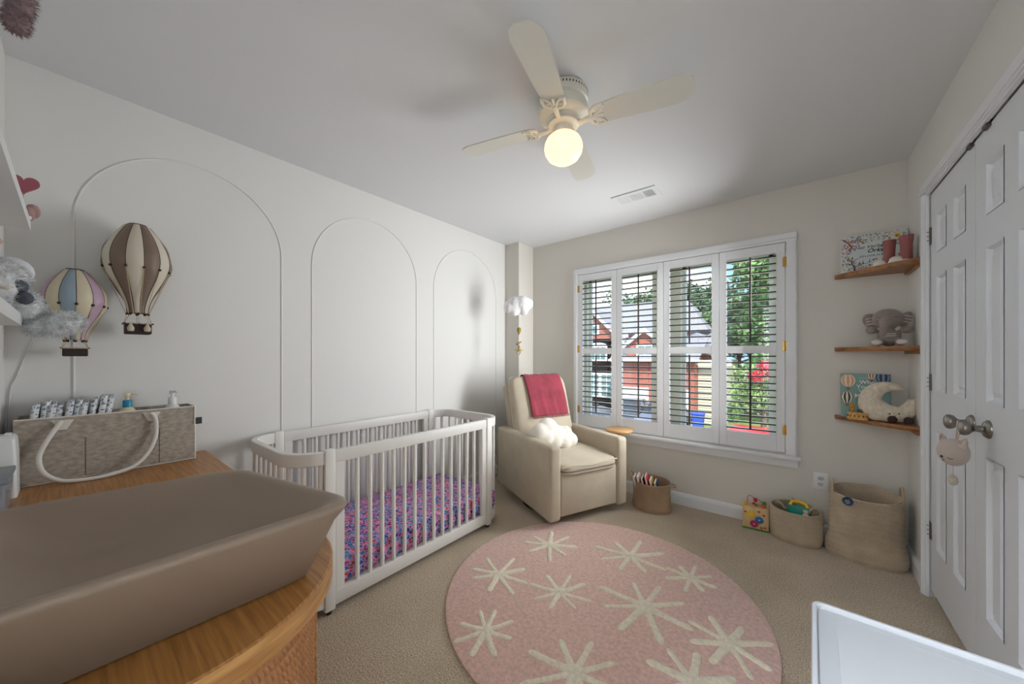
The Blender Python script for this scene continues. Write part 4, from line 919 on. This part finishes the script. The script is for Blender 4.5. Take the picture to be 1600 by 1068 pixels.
ORD = ['leftmost printed diaper in the felt caddy row'] + ['%s printed diaper from the left in the felt caddy' % w for w in ('second', 'third', 'fourth', 'fifth', 'sixth', 'seventh', 'eighth', 'ninth')] + ['printed diaper nearest the turquoise collared pump bottle']
for k in range(10):
    y = -.236 + k * .0205; e = thing('folded_diaper', ORD[k], 'diaper', (-2.352, .113 + y, DZ1 + .009), 0, 'folded diapers in the caddy')
    hh = .300 + .008 * sin(k * 1.7) + (.012 if k > 6 else 0); rm2 = Matrix.Rotation(R_(-4 - 6 * (k % 3 == 0)), 4, 'X')
    MB().rbox(-.066, .066 - .006 * (k % 2), -.0097, .0097, .0, hh, .009, 3).map(lambda p: Vector((p.x, p.y + max(0, p.z - .235) * .55, p.z))).build('folded_pad', DIAP, e, 50)
    for sy in (-.003, .004): MB().tube([(-.05, sy + max(0, hh - .235) * .55, hh + .0005), (.0, sy + max(0, hh - .235) * .55, hh + .0025), (.05, sy + max(0, hh - .235) * .55, hh + .0005)], .0016, 5).build('leg_ruffle', mat('diaper edge', (206, 214, 222), .9), e, 60)
def pump_bottle(label, loc, cb, cc, cp_, rz):
    e = thing('pump_bottle', label, 'bottle', loc, rz, 'pump bottles in the caddy')
    MB().lathe([(0, 0), (.026, 0), (.028, .006), (.028, .225), (.024, .247), (.014, .258), (.012, .262), (0, .262)], 24, cap=False).build('bottle_body', cb, e, 50)
    MB().lathe([(0, .258), (.0155, .258), (.0155, .285), (.013, .29), (0, .29)], 24, cap=False).build('collar', cc, e, 40)
    m = MB().lathe([(.006, .288), (.006, .305), (.011, .307), (.012, .318), (.009, .322), (0, .323)], 16, cap=False); m.tube([(0, 0, .315), (.025, 0, .317), (.036, 0, .312)], [.005, .0045, .003], 8); m.build('pump_head', cp_, e, 50)
CRP = mat('cream bottle plastic', (228, 214, 176), .4); CYAN = mat('turquoise collar', (30, 140, 170), .35); WHP = mat('white bottle plastic', (228, 230, 228), .35)
pump_bottle('cream pump bottle with a turquoise collar in the caddy', (-2.355, .152, DZ1 - .0 + .009), CRP, CYAN, CRP, R_(70)); pump_bottle('all white pump bottle at the caddy end', (-2.355, .300, DZ1 + .009), WHP, WHP, WHP, R_(20))
# things left of the caddy
e = thing('storage_box', 'clear plastic box with a grey lid on the dresser', 'box', (-1.98, -.147, DZ1))
CLEARP = mat('frosted clear plastic', (196, 204, 214), .25); CLEARP.node_tree.nodes['Principled BSDF'].inputs['Transmission Weight'].default_value = .6
MB().loft([[(x, y, z) for x, y in rrect(-.11 + i, .11 - i, -.02, .018 - i * .4, .008)] for i, z in ((.012, .0), (.004, .06), (0, .105))]).build('box_body', CLEARP, e, 40)
MB().rbox(-.116, .116, -.022, .0225, .105, .122, .005, 2).build('lid', mat('slate grey lid', (128, 132, 140), .4), e)
e = thing('wipe_dispenser', 'white upright dispenser behind the clear box', 'dispenser', (-2.19, -.147, DZ1))
MB().loft([[(x, y, z) for x, y in rrect(-.06 + i, .06 - i, -.022, .022 - i * .5, .010)] for i, z in ((0, 0), (.002, .15), (.008, .205), (.02, .215))]).build('dispenser_body', WHP, e, 40)
MB().rbox(-.02, .02, -.008, .008, .214, .222, .003, 1).build('nozzle', WHP, e)

# ================================================================== SHELVES ON THE NEAR WALL
SHW = mat('white shelf laminate', (228, 230, 230), .45)
for z, x0, lab in ((1.306, -1.38, 'white wall shelf carrying the fluffy grey puppy'), (1.576, -1.61, 'white wall shelf above the fluffy puppy'), (1.985, -1.30, 'highest white wall shelf near the ceiling')):
    e = thing('wall_shelf', lab, 'shelf', (-1.1, N, z), group='white wall shelves')
    MB().box(x0 + 1.1, .35, 0, .10, 0, .025).build('board', SHW, e, 0); MB().box(x0 + 1.12, .33, 0, .012, -.03, 0).build('bracket', SHW, e, 0)
GREYF = mat('silver grey plush', (216, 218, 218), .95, var=.16, vscale=60, bump=.7, bscale=120, bdist=.004, sheen=.4); SLATE = mat('slate felt', (84, 90, 98), .95, var=.1, vscale=100); SNOW = mat('snow plush', (222, 224, 228), .95, bump=.4, bscale=200)
e = thing('puppy_plush', 'fluffy silver grey puppy plush with a paw over the shelf end', 'plush toy', (-1.33, -.118, 1.3312))
hb = MB(); parts = [((0, .0, .055), (.055, .046, .060)), ((-.035, .045, .020), (.040, .030, .034)), ((-.01, .02, .078), (.040, .036, .036))]
for c, r in parts: hb.ell(c, r, 16); hb.fur(c, r, 1400, .010, .0008, seed=int(c[0] * 1000) + 9)
hb.build('body', GREYF, e, 180)
pw = MB(); rw = Matrix.Rotation(R_(18), 3, 'X'); pw.ell((-.045, .090, -.018), (.034, .046, .026), 18, rot=rw); pw.fur((-.045, .090, -.018), (.034, .046, .026), 2400, .010, .0008, rot=rw, seed=4); pw.build('paw', GREYF, e, 180)
MB().ell((-.050, .030, .098), (.034, .032, .032), 16).build('ear', SNOW, e, 180)
MB().ell((.000, .042, .060), (.028, .014, .016), 14).build('dark_patch', SLATE, e, 180)
MB().ell((.004, .050, .034), (.022, .013, .014), 14).build('dark_patch', SLATE, e, 180)
MB().ell((.034, .024, .050), (.012, .010, .007), 14).build('muzzle', mat('puppy muzzle cream', (214, 198, 178), .95), e, 180)
PIN = mat('rose felt', (164, 92, 104), .9); MAU = mat('mauve plush', (142, 120, 122), .95, var=.1, vscale=80, bump=.7, bscale=150)
e = thing('blush_plush', 'round blush plush peeking behind the grey puppy', 'plush toy', (-1.16, -.120, 1.3312))
MB().ell((0, -.012, .05), (.045, .032, .05), 16).ell((-.01, -.008, .105), (.034, .030, .034), 16).build('body', mat('blush velour', (196, 168, 156), .95, bump=.4, bscale=200), e, 180)
MB().ell((-.04, .008, .128), (.016, .026, .014), 12).build('ear', mat('blush velour ear', (196, 166, 154), .95), e, 180)
e = thing('heart_ornament', 'rose felt heart ornament at the end of the white shelf', 'ornament', (-1.585, -.088, 1.6012))
hm = MB(); hp = [(16 * sin(t) ** 3 / 16 * .026, (13 * cos(t) - 5 * cos(2 * t) - 2 * cos(3 * t) - cos(4 * t)) / 16 * .026) for t in [2 * pi * i / 32 for i in range(32)]]
hm.prism(hp, -.006, .006).map(lambda p: Vector((p.z - .03, p.x + .004, p.y + .098))).build('heart', PIN, e, 40)
MB().tube([(-.03, .002, .075), (-.02, .0, .0)], .0022, 6).build('stick', STR, e, 60)
MB().lathe([(0, 0), (.018, 0), (.018, .006), (0, .006)], 16, (-.0, 0, 0), cap=False).build('base', SHW, e, 40)
sm = MB(); sm.ell((-.034, .018, .030), (.014, .014, .020), 10); sm.ell((-.02, .012, .018), (.02, .012, .02), 10); sm.build('small_bow', mat('dusty pink felt', (170, 138, 134), .9), e, 60)
e = thing('mauve_plush', 'mauve fluffy plush tail hanging at the top left corner', 'plush toy', (-1.16, -.118, 2.0102))
mv = MB(); mv.ell((0, 0, .045), (.05, .04, .045), 16)
for c, r in (((-.05, .052, .0), (.022, .02, .03)), ((-.052, .050, -.055), (.022, .020, .045)), ((-.050, .046, -.105), (.018, .017, .025))): mv.ell(c, r, 14); mv.fur(c, r, 700, .009, .0008, seed=11)
mv.build('body', MAU, e, 180)
tag(MB().tube(smoothpath([(L + .004, -.085, 1.42), (L + .004, -.104, 1.32), (L + .004, -.128, 1.22), (L + .004, -.145, 1.15), (L + .004, -.160, 1.08), (L + .004, -.166, .80)]), .0028, 6).build('wall_cable', mat('white cord', (226, 226, 224), .5), None, 60), 'thin white power cord running down the left wall', 'cable')

# ================================================================== WHITE TABLE IN THE NEAR RIGHT CORNER
wt = thing('white_table', 'white lacquered table with a raised rim in the near corner', 'table', (.259, .391, 0), R_(-1.5))
tx, ty, tz = .25, .535, .75
WL = mat('white table lacquer', (192, 195, 198), .3)
MB().rbox(-tx, tx, -ty, ty, tz - .035, tz - .009, .006, 2).build('table_top', WL, wt)
MB().loft([[(x, y, z) for x, y in rrect(-tx + i, tx - i, -ty + i, ty - i, .018 - i * .4)] for i, z in ((.0, tz - .03), (.0, tz - .002), (.0015, tz), (.0065, tz), (.008, tz - .002), (.008, tz - .010))], False, False).build('raised_rim', WL, wt, 40)
MB().rbox(-tx + .034, tx - .034, -ty + .034, ty - .026, tz - .0115, tz - .0072, .0015, 1).build('inset_panel', WL, wt)
for sx in (-1, 1):
    for sy in (-1, 1): MB().rbox(sx * (tx - .035) - .02, sx * (tx - .035) + .02, sy * (ty - .035) - .02, sy * (ty - .035) + .02, 0, tz - .036, .004, 1).build('leg', WL, wt)
for sy in (-1, 1): MB().box(-tx + .055, tx - .055, sy * (ty - .03) - .01, sy * (ty - .03) + .01, tz - .13, tz - .036).build('apron', WL, wt, 0)

# ================================================================== PLUSH CAT ON THE DOOR KNOB
CATF = mat('greige velour', (190, 176, 166), .95, bump=.4, bscale=220, bdist=.002, sheen=.3)
e = thing('cat_plush', 'greige plush cat head hanging from the closet door knob', 'plush toy', (.452, 2.05, .882)); e.scale = (.70, .75, 1.0)
MB().ell((0, 0, 0), (.058, .058, .050), 28).build('head', CATF, e, 180)
for sy, x in ((1, -.022), (-1, .022)):
    ea = MB().tube([(x, sy * .040, .030), (x * 1.2, sy * .049, .046), (x * 1.3, sy * .055, .060)], [.018, .012, .003], 12).build('ear', CATF, e, 60)
    MB().tube([(x - .010, sy * .043 - .004, .040), (x * 1.25 - .007, sy * .051 - .004, .054)], [.008, .003], 8).build('inner_ear', mat('ear rose', (176, 142, 132), .9), ea, 60)
MB().ell((-.047, -.031, -.016), (.006, .006, .005), 10).build('nose', BLACKP, e, 60)
MB().tube([(-.030, -.0485, -.016), (-.022, -.0530, -.020), (-.013, -.0550, -.019)], .0014, 5).build('closed_eye', BLACKP, e, 60)
MB().tube([(-.0455, -.0340, -.022), (-.044, -.0360, -.028), (-.039, -.0415, -.030)], .0011, 5).build('mouth', BLACKP, e, 60)
MB().tube([(.012, .010, .044), (.015, .010, .070), (.018, .010, .118), (.022, .005, .118), (.020, .004, .07), (.014, .005, .044)], .0035, 6).build('hanging_loop', CATF, e, 60)
MB().tube([(0, 0, -.048), (0, 0, -.090)], .0015, 5).build('cord', CATF, e, 60)
MB().ell((0, 0, -.105), .019, 16).build('ball', mat('oatmeal knit ball', (186, 176, 160), .95, bump=.6, bscale=250), e, 180)

# ================================================================== OUTSIDE: the street seen through the shutters
GZ = -2.8
struct('ground_lawn', MB().box(-45, 30, 3.6, 70, GZ - .3, GZ), mat('lawn grass', (112, 136, 70), .95, var=.18, vscale=6, bump=.5, bscale=30, bdist=.03))
struct('street', MB().box(-45, 30, 10.5, 17.2, GZ, GZ + .02), mat('asphalt', (128, 130, 134), .9, var=.06, vscale=3))
struct('driveway', MB().box(-10.2, -4.4, 17.2, 23, GZ, GZ + .03), mat('concrete drive', (190, 186, 178), .9, var=.05, vscale=2))
struct('sidewalk', MB().box(-45, 30, 17.6, 18.8, GZ + .001, GZ + .035), mat('concrete walk', (196, 192, 184), .9))
def brick_mat():
    m = bpy.data.materials.new('red brick'); m.use_nodes = True; n = m.node_tree.nodes; l = m.node_tree.links; p = n['Principled BSDF']; p.inputs['Roughness'].default_value = .9
    t = n.new('ShaderNodeTexCoord'); mp = n.new('ShaderNodeMapping'); mp.inputs['Rotation'].default_value = (R_(90), 0, 0); b = n.new('ShaderNodeTexBrick')
    b.inputs['Color1'].default_value = lin((150, 82, 66)); b.inputs['Color2'].default_value = lin((172, 98, 78)); b.inputs['Mortar'].default_value = lin((176, 150, 138)); b.inputs['Scale'].default_value = 4.2; b.inputs['Mortar Size'].default_value = .012
    l.new(t.outputs['Object'], mp.inputs[0]); l.new(mp.outputs[0], b.inputs['Vector']); l.new(b.outputs[0], p.inputs['Base Color']); return m
BRICK = brick_mat(); ROOF = mat('grey asphalt shingles', (138, 140, 146), .95, var=.12, vscale=14, stretch=(1, 1, 4)); WTRIM = mat('house white trim', (230, 232, 232), .6); PANE = mat('house window glass', (96, 128, 130), .12)
SIDE = mat('beige lap siding', (204, 200, 178), .8)
def gable(mb, x0, x1, y0, y1, z0, zp, mi=0, ov=.35, th=.14):
    """gable roof, ridge along y, ridge height zp"""
    xm = (x0 + x1) / 2; k = (zp - z0) / (xm - x0); a, b = x0 - ov, x1 + ov; za = z0 - k * ov
    for y in (y0 - ov,):
        mb.add([(a, y0 - ov, za), (xm, y0 - ov, zp), (b, y0 - ov, za), (a, y1, za), (xm, y1, zp), (b, y1, za), (a, y0 - ov, za + th), (xm, y0 - ov, zp + th), (b, y0 - ov, za + th), (a, y1, za + th), (xm, y1, zp + th), (b, y1, za + th)],
               [(0, 1, 4, 3), (1, 2, 5, 4), (6, 9, 10, 7), (7, 10, 11, 8), (0, 6, 7, 1), (1, 7, 8, 2), (3, 4, 10, 9), (4, 5, 11, 10), (0, 3, 9, 6), (2, 8, 11, 5)], mi)
def gable_wall(mb, x0, x1, y, z0, z1, zp): mb.add([(x0, y, z0), (x1, y, z0), (x1, y, z1), ((x0 + x1) / 2, y, zp), (x0, y, z1), (x0, y + .2, z0), (x1, y + .2, z0), (x1, y + .2, z1), ((x0 + x1) / 2, y + .2, zp), (x0, y + .2, z1)], [(0, 1, 2, 3, 4), (9, 8, 7, 6, 5), (0, 5, 6, 1), (1, 6, 7, 2), (2, 7, 8, 3), (3, 8, 9, 4), (4, 9, 5, 0)])
def fascia(mb, x0, x1, y, z1, zp, ov=.35, h=.28):
    xm = (x0 + x1) / 2; k = (zp - z1) / (xm - x0)
    for s, xe in ((-1, x0 - ov), (1, x1 + ov)):
        ze = z1 - k * ov; mb.add([(xe, y, ze - h * .6), (xm, y, zp - h), (xm, y, zp + .06), (xe, y, ze + .06), (xe, y + .06, ze - h * .6), (xm, y + .06, zp - h), (xm, y + .06, zp + .06), (xe, y + .06, ze + .06)], [(0, 1, 2, 3), (7, 6, 5, 4), (0, 4, 5, 1), (2, 6, 7, 3), (0, 3, 7, 4), (1, 5, 6, 2)])
hA = thing('brick_house', 'red brick house with grey roofs and white gables across the street', 'house', (-11, 24.5, GZ))
def hp_(h, name, mb, m, parent=None): return wp(h, name, mb, m, parent, 0)
mb = MB(); mb.box(-17, -4.9, 26.0, 33, GZ, 3.0); gable_wall(mb, -14.2, -10.0, 25.2, GZ, 2.6, 4.75); mb.box(-14.2, -10.0, 25.2, 26.2, GZ, 2.6); hp_(hA, 'wall', mb, BRICK)
mb = MB(); mb.box(-9.45, -4.72, 23.0, 26.2, GZ, 1.2); gable_wall(mb, -8.75, -6.35, 22.95, 1.1, 2.05, 3.05); mb.box(-8.75, -6.35, 23.1, 26.2, 1.1, 2.1); hp_(hA, 'garage_wall', mb, BRICK)
mb = MB(); gable(mb, -14.2, -10.0, 25.2, 30, 2.6, 4.75); gable(mb, -8.75, -6.35, 22.95, 27, 2.05, 3.05, th=.1, ov=.25)
mb.add([(-17.4, 25.7, 2.9), (-4.4, 25.7, 2.9), (-6.6, 29.5, 5.7), (-15, 29.5, 5.7), (-17.4, 33.3, 2.9), (-4.4, 33.3, 2.9)], [(0, 1, 2, 3), (4, 3, 2, 5), (1, 5, 2), (0, 3, 4)])
mb.add([(-9.8, 22.6, 1.1), (-4.4, 22.6, 1.1), (-4.4, 26.1, 2.7), (-9.8, 26.1, 2.7), (-9.8, 22.6, 1.0), (-4.4, 22.6, 1.0), (-4.4, 26.1, 2.6), (-9.8, 26.1, 2.6)], [(0, 1, 2, 3), (7, 6, 5, 4), (0, 4, 5, 1), (1, 5, 6, 2), (0, 3, 7, 4)])
hp_(hA, 'roof', mb, ROOF)
mb = MB(); fascia(mb, -14.2, -10.0, 24.83, 2.6, 4.75); fascia(mb, -8.75, -6.35, 22.66, 2.05, 3.05, .25, .24); mb.box(-9.85, -4.35, 22.5, 22.64, .88, 1.08); mb.box(-17.4, -9.7, 25.6, 25.75, 2.65, 2.9); hp_(hA, 'white_trim', mb, WTRIM)
def hwin(h, x0, x1, y, z0, z1, nx=2, nz=3):
    fr_ = hp_(h, 'window', MB().box(x0 - .1, x1 + .1, y - .08, y + .05, z0 - .1, z1 + .1), WTRIM)
    for i in range(nx):
        for j in range(nz):
            a, b = x0 + (x1 - x0) * i / nx + .03, x0 + (x1 - x0) * (i + 1) / nx - .03; c, d = z0 + (z1 - z0) * j / nz + .03, z0 + (z1 - z0) * (j + 1) / nz - .03; hp_(h, 'pane', MB().box(a, b, y - .10, y - .075, c, d), PANE, fr_)
hwin(hA, -12.6, -11.75, 25.2, -1.75, -.1, 2, 4); hwin(hA, -11.55, -10.7, 25.2, -1.75, -.1, 2, 4); hwin(hA, -12.5, -11.2, 25.2, 1.0, 2.0, 3, 2); hwin(hA, -12.35, -11.85, 25.2, 3.0, 3.6, 1, 1); hwin(hA, -8.0, -7.1, 22.95, 1.35, 1.95, 2, 1)
hp_(hA, 'window_arch', MB().prism(arc(-11.85, .0, .75, 0, 180, 12), 0, .08).map(lambda p: Vector((p.x, 25.12 + p.z, 2.05 + p.y * .35))), WTRIM)
for x0, x1 in ((-9.05, -7.35), (-6.7, -5.02)):
    gd = hp_(hA, 'garage_door', MB().box(x0, x1, 22.93, 23.02, GZ + .03, -.75), WTRIM)
    for j in range(4):
        z0 = GZ + .06 + j * .49
        for i in range(4): a = x0 + (x1 - x0) * i / 4; hp_(hA, 'door_panel', MB().rbox(a + .05, a + (x1 - x0) / 4 - .05, 22.91, 22.94, z0 + .04, z0 + .43, .01, 1), WTRIM, gd)
hB = thing('sided_house', 'beige lap sided house with a grey roof beside the brick garage', 'house', (-4.0, 25, GZ))
mb = MB()
for k in range(24): z = GZ + k * .16; mb.box(-4.70, -3.3, 23.95 - .0, 30, z, z + .155); mb.box(-4.70, -3.29, 23.92, 23.96, z, z + .06)
hp_(hB, 'siding', mb, SIDE)
mb = MB(); mb.add([(-8.3, 23.6, .95), (-2.9, 23.6, .95), (-4.2, 27, 3.0), (-7.0, 27.6, 4.6), (-8.3, 23.6, .85), (-2.9, 23.6, .85), (-4.2, 27, 2.9), (-7.0, 27.6, 4.5)], [(0, 1, 2, 3), (7, 6, 5, 4), (0, 4, 5, 1), (1, 5, 6, 2), (2, 6, 7, 3), (3, 7, 4, 0)]); mb.map(lambda p: p if p.x > -4.8 else Vector((max(p.x, -7.0), p.y + 2.9 * (p.y < 24), p.z + (1.6 if p.y < 24 else 0)))); hp_(hB, 'roof', mb, ROOF)
mb = MB(); mb.box(-4.75, -2.9, 23.5, 23.62, .72, .95); mb.box(-3.36, -3.26, 23.9, 24.0, GZ, .9); hp_(hB, 'white_trim', mb, WTRIM)
hC = thing('far_house', 'pale far house behind the garden bushes', 'house', (-4.0, 40, GZ))
hp_(hC, 'wall', MB().box(-7.5, -3.4, 40, 45, GZ, .3), mat('far wall', (210, 214, 220), .9)); mb = MB(); gable(mb, -7.5, -3.4, 40, 45, .3, 1.6); hp_(hC, 'roof', mb, ROOF); hwin(hC, -5.2, -4.4, 40, -1.6, -.5, 2, 2)
LEAF = [mat('leaf green %d' % i, c, .8, var=.25, vscale=1.5) for i, c in enumerate(((92, 122, 78), (112, 144, 88), (80, 110, 80), (136, 160, 96)))]
BARK = mat('bark', (92, 78, 66), .95, var=.2, vscale=10)
def tree(label, loc, crown_r, crown_z, hz, n, m, seed, name='leafy_tree', cat='tree', leaf=.22, group='trees across the street'):
    g = random.Random(seed); e = thing(name, label, cat, (loc[0], loc[1], GZ), 0, group); mb = MB()
    cl = [(Vector((g.uniform(-.6, .6) * crown_r, g.uniform(-.6, .6) * crown_r, crown_z + g.uniform(-.75, .75) * hz)), crown_r * g.uniform(.35, .6)) for _ in range(14)]
    for _ in range(n):
        c, r = g.choice(cl); d = Vector((g.gauss(0, 1), g.gauss(0, 1), g.gauss(0, .8))).normalized() * r * g.uniform(.55, 1.05); p = c + d
        u = Vector((g.gauss(0, 1), g.gauss(0, 1), g.gauss(0, 1))).normalized(); w = u.cross(Vector((g.gauss(0, 1), g.gauss(0, 1), g.gauss(0, 1)))).normalized(); s = leaf * g.uniform(.6, 1.3)
        mb.add([p - u * s, p + w * s * .5, p + u * s, p - w * s * .5], [(0, 1, 2, 3)])
    lf = mb.build('foliage', m, e, 0); lf['kind'] = 'stuff'
    tk = MB(); tk.tube([(0, 0, 0), (.05, 0, crown_z * .5), (0, .05, crown_z)], [crown_r * .07 + .05, crown_r * .05 + .04, .05], 8)
    for _ in range(5): c, r = g.choice(cl); tk.tube([(0, 0, crown_z * .55), tuple(c * .6 + Vector((0, 0, crown_z * .22))), tuple(c)], [.09 * crown_r / 3 + .02, .05, .02], 6)
    tk.build('trunk', BARK, e, 60); return e
tree('tall dark tree behind the beige house', (-6.4, 36), 3.4, 7.4, 3.6, 7000, LEAF[2], 1)
tree('broad green tree right of the beige house', (-3.4, 31), 2.6, 6.4, 3.2, 8000, LEAF[0], 2)
tree('tall light green tree filling the right shutter', (-.9, 27), 3.0, 6.8, 4.2, 11000, LEAF[1], 3)
tree('slender tree rising behind the brick roof', (-11.0, 40), 2.6, 9.0, 2.2, 2400, LEAF[0], 4)
tree('small tree peeking over the brick house ridge', (-15.0, 40), 2.8, 8.8, 2.2, 2400, LEAF[2], 5)
tree('rounded tree between the brick house and the sky', (-9.2, 44), 2.6, 8.6, 1.8, 2200, LEAF[1], 6)
tree('dense hedge like tree far right of the lawn', (1.6, 33), 3.4, 4.5, 3.8, 8000, LEAF[2], 7)
bush = tree('flowering bush with red blossoms by the far lawn', (-1.2, 19.5), 1.2, 2.6, 1.0, 2600, LEAF[3], 8, 'flowering_bush', 'bush', .10, 'garden bushes')
tree('low green bush beside the beige house', (-3.2, 25.5), .8, .8, .5, 1500, LEAF[1], 9, 'garden_bush', 'bush', .08, 'garden bushes')
tree('wide green bush in front of the far house', (-2.9, 32), 1.5, 1.4, .9, 2600, LEAF[0], 10, 'garden_bush', 'bush', .12, 'garden bushes')
mb = MB(); g = random.Random(2)
for _ in range(420):
    c = g.choice([(.15, -.9, 3.6), (.45, -.8, 3.3), (-.2, -1.0, 3.2), (.6, -.6, 3.0)]); p = Vector(c) + Vector((g.gauss(0, .14), g.gauss(0, .14), g.gauss(0, .12))); mb.ell(p, .045, 6)
bl_ = mb.build('blossoms', mat('crape red', (206, 52, 72), .8), bush, 60); bl_['kind'] = 'stuff'
# fence, bin, cars
e = thing('garden_fence', 'weathered wooden board fence at the far lawn', 'fence', (-2.0, 30, GZ)); FEN = mat('weathered fence', (142, 122, 108), .9, var=.12, vscale=8); fb = None
for k in range(30):
    x = -3.2 + k * .2
    if fb is None: fb = MB().box(-.09, .09, -.02, .02, 0, 1.15).build('board', FEN, e, 0); fb.location = (x, 0, 0)
    else: inst(fb, 'board', e, (x, 0, .02 * sin(k * 2.3)))
for z in (.3, .9): MB().box(-3.3, 2.8, .02, .08, z - .05, z + .05).build('rail', FEN, e, 0)
e = thing('trash_bin', 'blue wheeled trash bin at the beige house corner', 'bin', (-4.12, 21.0, GZ)); BIN = mat('blue bin plastic', (44, 84, 190), .5)
MB().loft([[(x, y, z) for x, y in rrect(-a, a, -a, a, .05)] for a, z in ((.22, .08), (.29, .95))]).build('bin_body', BIN, e, 40); MB().rbox(-.31, .31, -.33, .31, .95, 1.03, .02, 2).build('lid', BIN, e)
for x in (-.2, .2): MB().cyl((x - .03, .22, .1), (x + .03, .22, .1), .1, n=14).build('wheel', BLACKP, e)
def car(label, loc, rz, col, name='parked_car'):
    e = thing(name, label, 'car', loc, rz, 'cars in view of the window'); pm = mat('car paint ' + label[:12], col, .25); gl = mat('car glass ' + label[:12], (40, 48, 54), .1)
    def sec(w, pts): return [[(s * w, y, z) for y, z in pts] for s in (-1, 1)]
    low = [(-2.2, .35), (-2.25, .62), (-2.1, .80), (-1.2, .92), (1.5, .95), (2.1, .90), (2.25, .65), (2.2, .35)]
    r = sec(.86, low); ins = [[(x * .96, y * .99, z) for x, y, z in q] for q in r]
    MB().loft([[(-.80, y * .98, z) for y, z in low], r[0], r[1], [(.80, y * .98, z) for y, z in low]]).build('body', pm, e, 30)
    cab = [(-1.15, .90), (-.45, 1.40), (.75, 1.45), (1.55, .93)]; cab2 = [(-.95, .90), (-.38, 1.38), (.70, 1.43), (1.40, .93)]
    MB().loft([[(-.80, y, z) for y, z in ((-1.15, .88), (1.55, .88), (1.0, 1.2), (-.75, 1.2))], [(.80, y, z) for y, z in ((-1.15, .88), (1.55, .88), (1.0, 1.2), (-.75, 1.2))]]).build('window_band', gl, e, 0)
    MB().loft([[(-.74, -.80, 1.18), (.74, -.80, 1.18), (.74, 1.08, 1.18), (-.74, 1.08, 1.18)], [(-.62, -.42, 1.46), (.62, -.42, 1.46), (.62, .72, 1.48), (-.62, .72, 1.48)]], False, False).build('upper_glass', gl, e, 0)
    MB().rbox(-.63, .63, -.45, .76, 1.445, 1.50, .02, 2).build('roof', pm, e)
    for s in (-1, 1):
        for y in (-1.35, 1.4): MB().lathe([(0, -.1), (.2, -.1), (.31, -.09), (.33, -.05), (.33, .05), (.31, .09), (.2, .1), (0, .1)], 20, cap=False).map(lambda p: Vector((s * .80 + p.z, y + p.x, .33 + p.y))).build('wheel', BLACKP, e, 40)
        for y0, y1 in ((-.60, -.50), (.30, .40)): MB().add([(s * .815, y0, .9), (s * .815, y1, .9), (s * .70, y1, 1.46), (s * .70, y0, 1.46), (s * .79, y0, .9), (s * .79, y1, .9), (s * .67, y1, 1.46), (s * .67, y0, 1.46)], [(0, 1, 2, 3), (7, 6, 5, 4), (0, 4, 5, 1), (1, 5, 6, 2), (2, 6, 7, 3), (3, 7, 4, 0)]).build('pillar', pm, e, 0)
    return e
car('dark grey sedan parked left of the garage drive', (-10.9, 20.3, GZ + .02), R_(80), (92, 98, 108))
car('charcoal sedan parked before the left garage door', (-7.62, 20.6, GZ + .03), R_(4), (74, 80, 88))
car('blue grey car parked before the middle of the drive', (-5.7, 20.6, GZ + .03), R_(-3), (110, 122, 142))
car('bright red car on the street below the window', (-1.1, 14.9, GZ + .02), R_(88), (206, 44, 54))
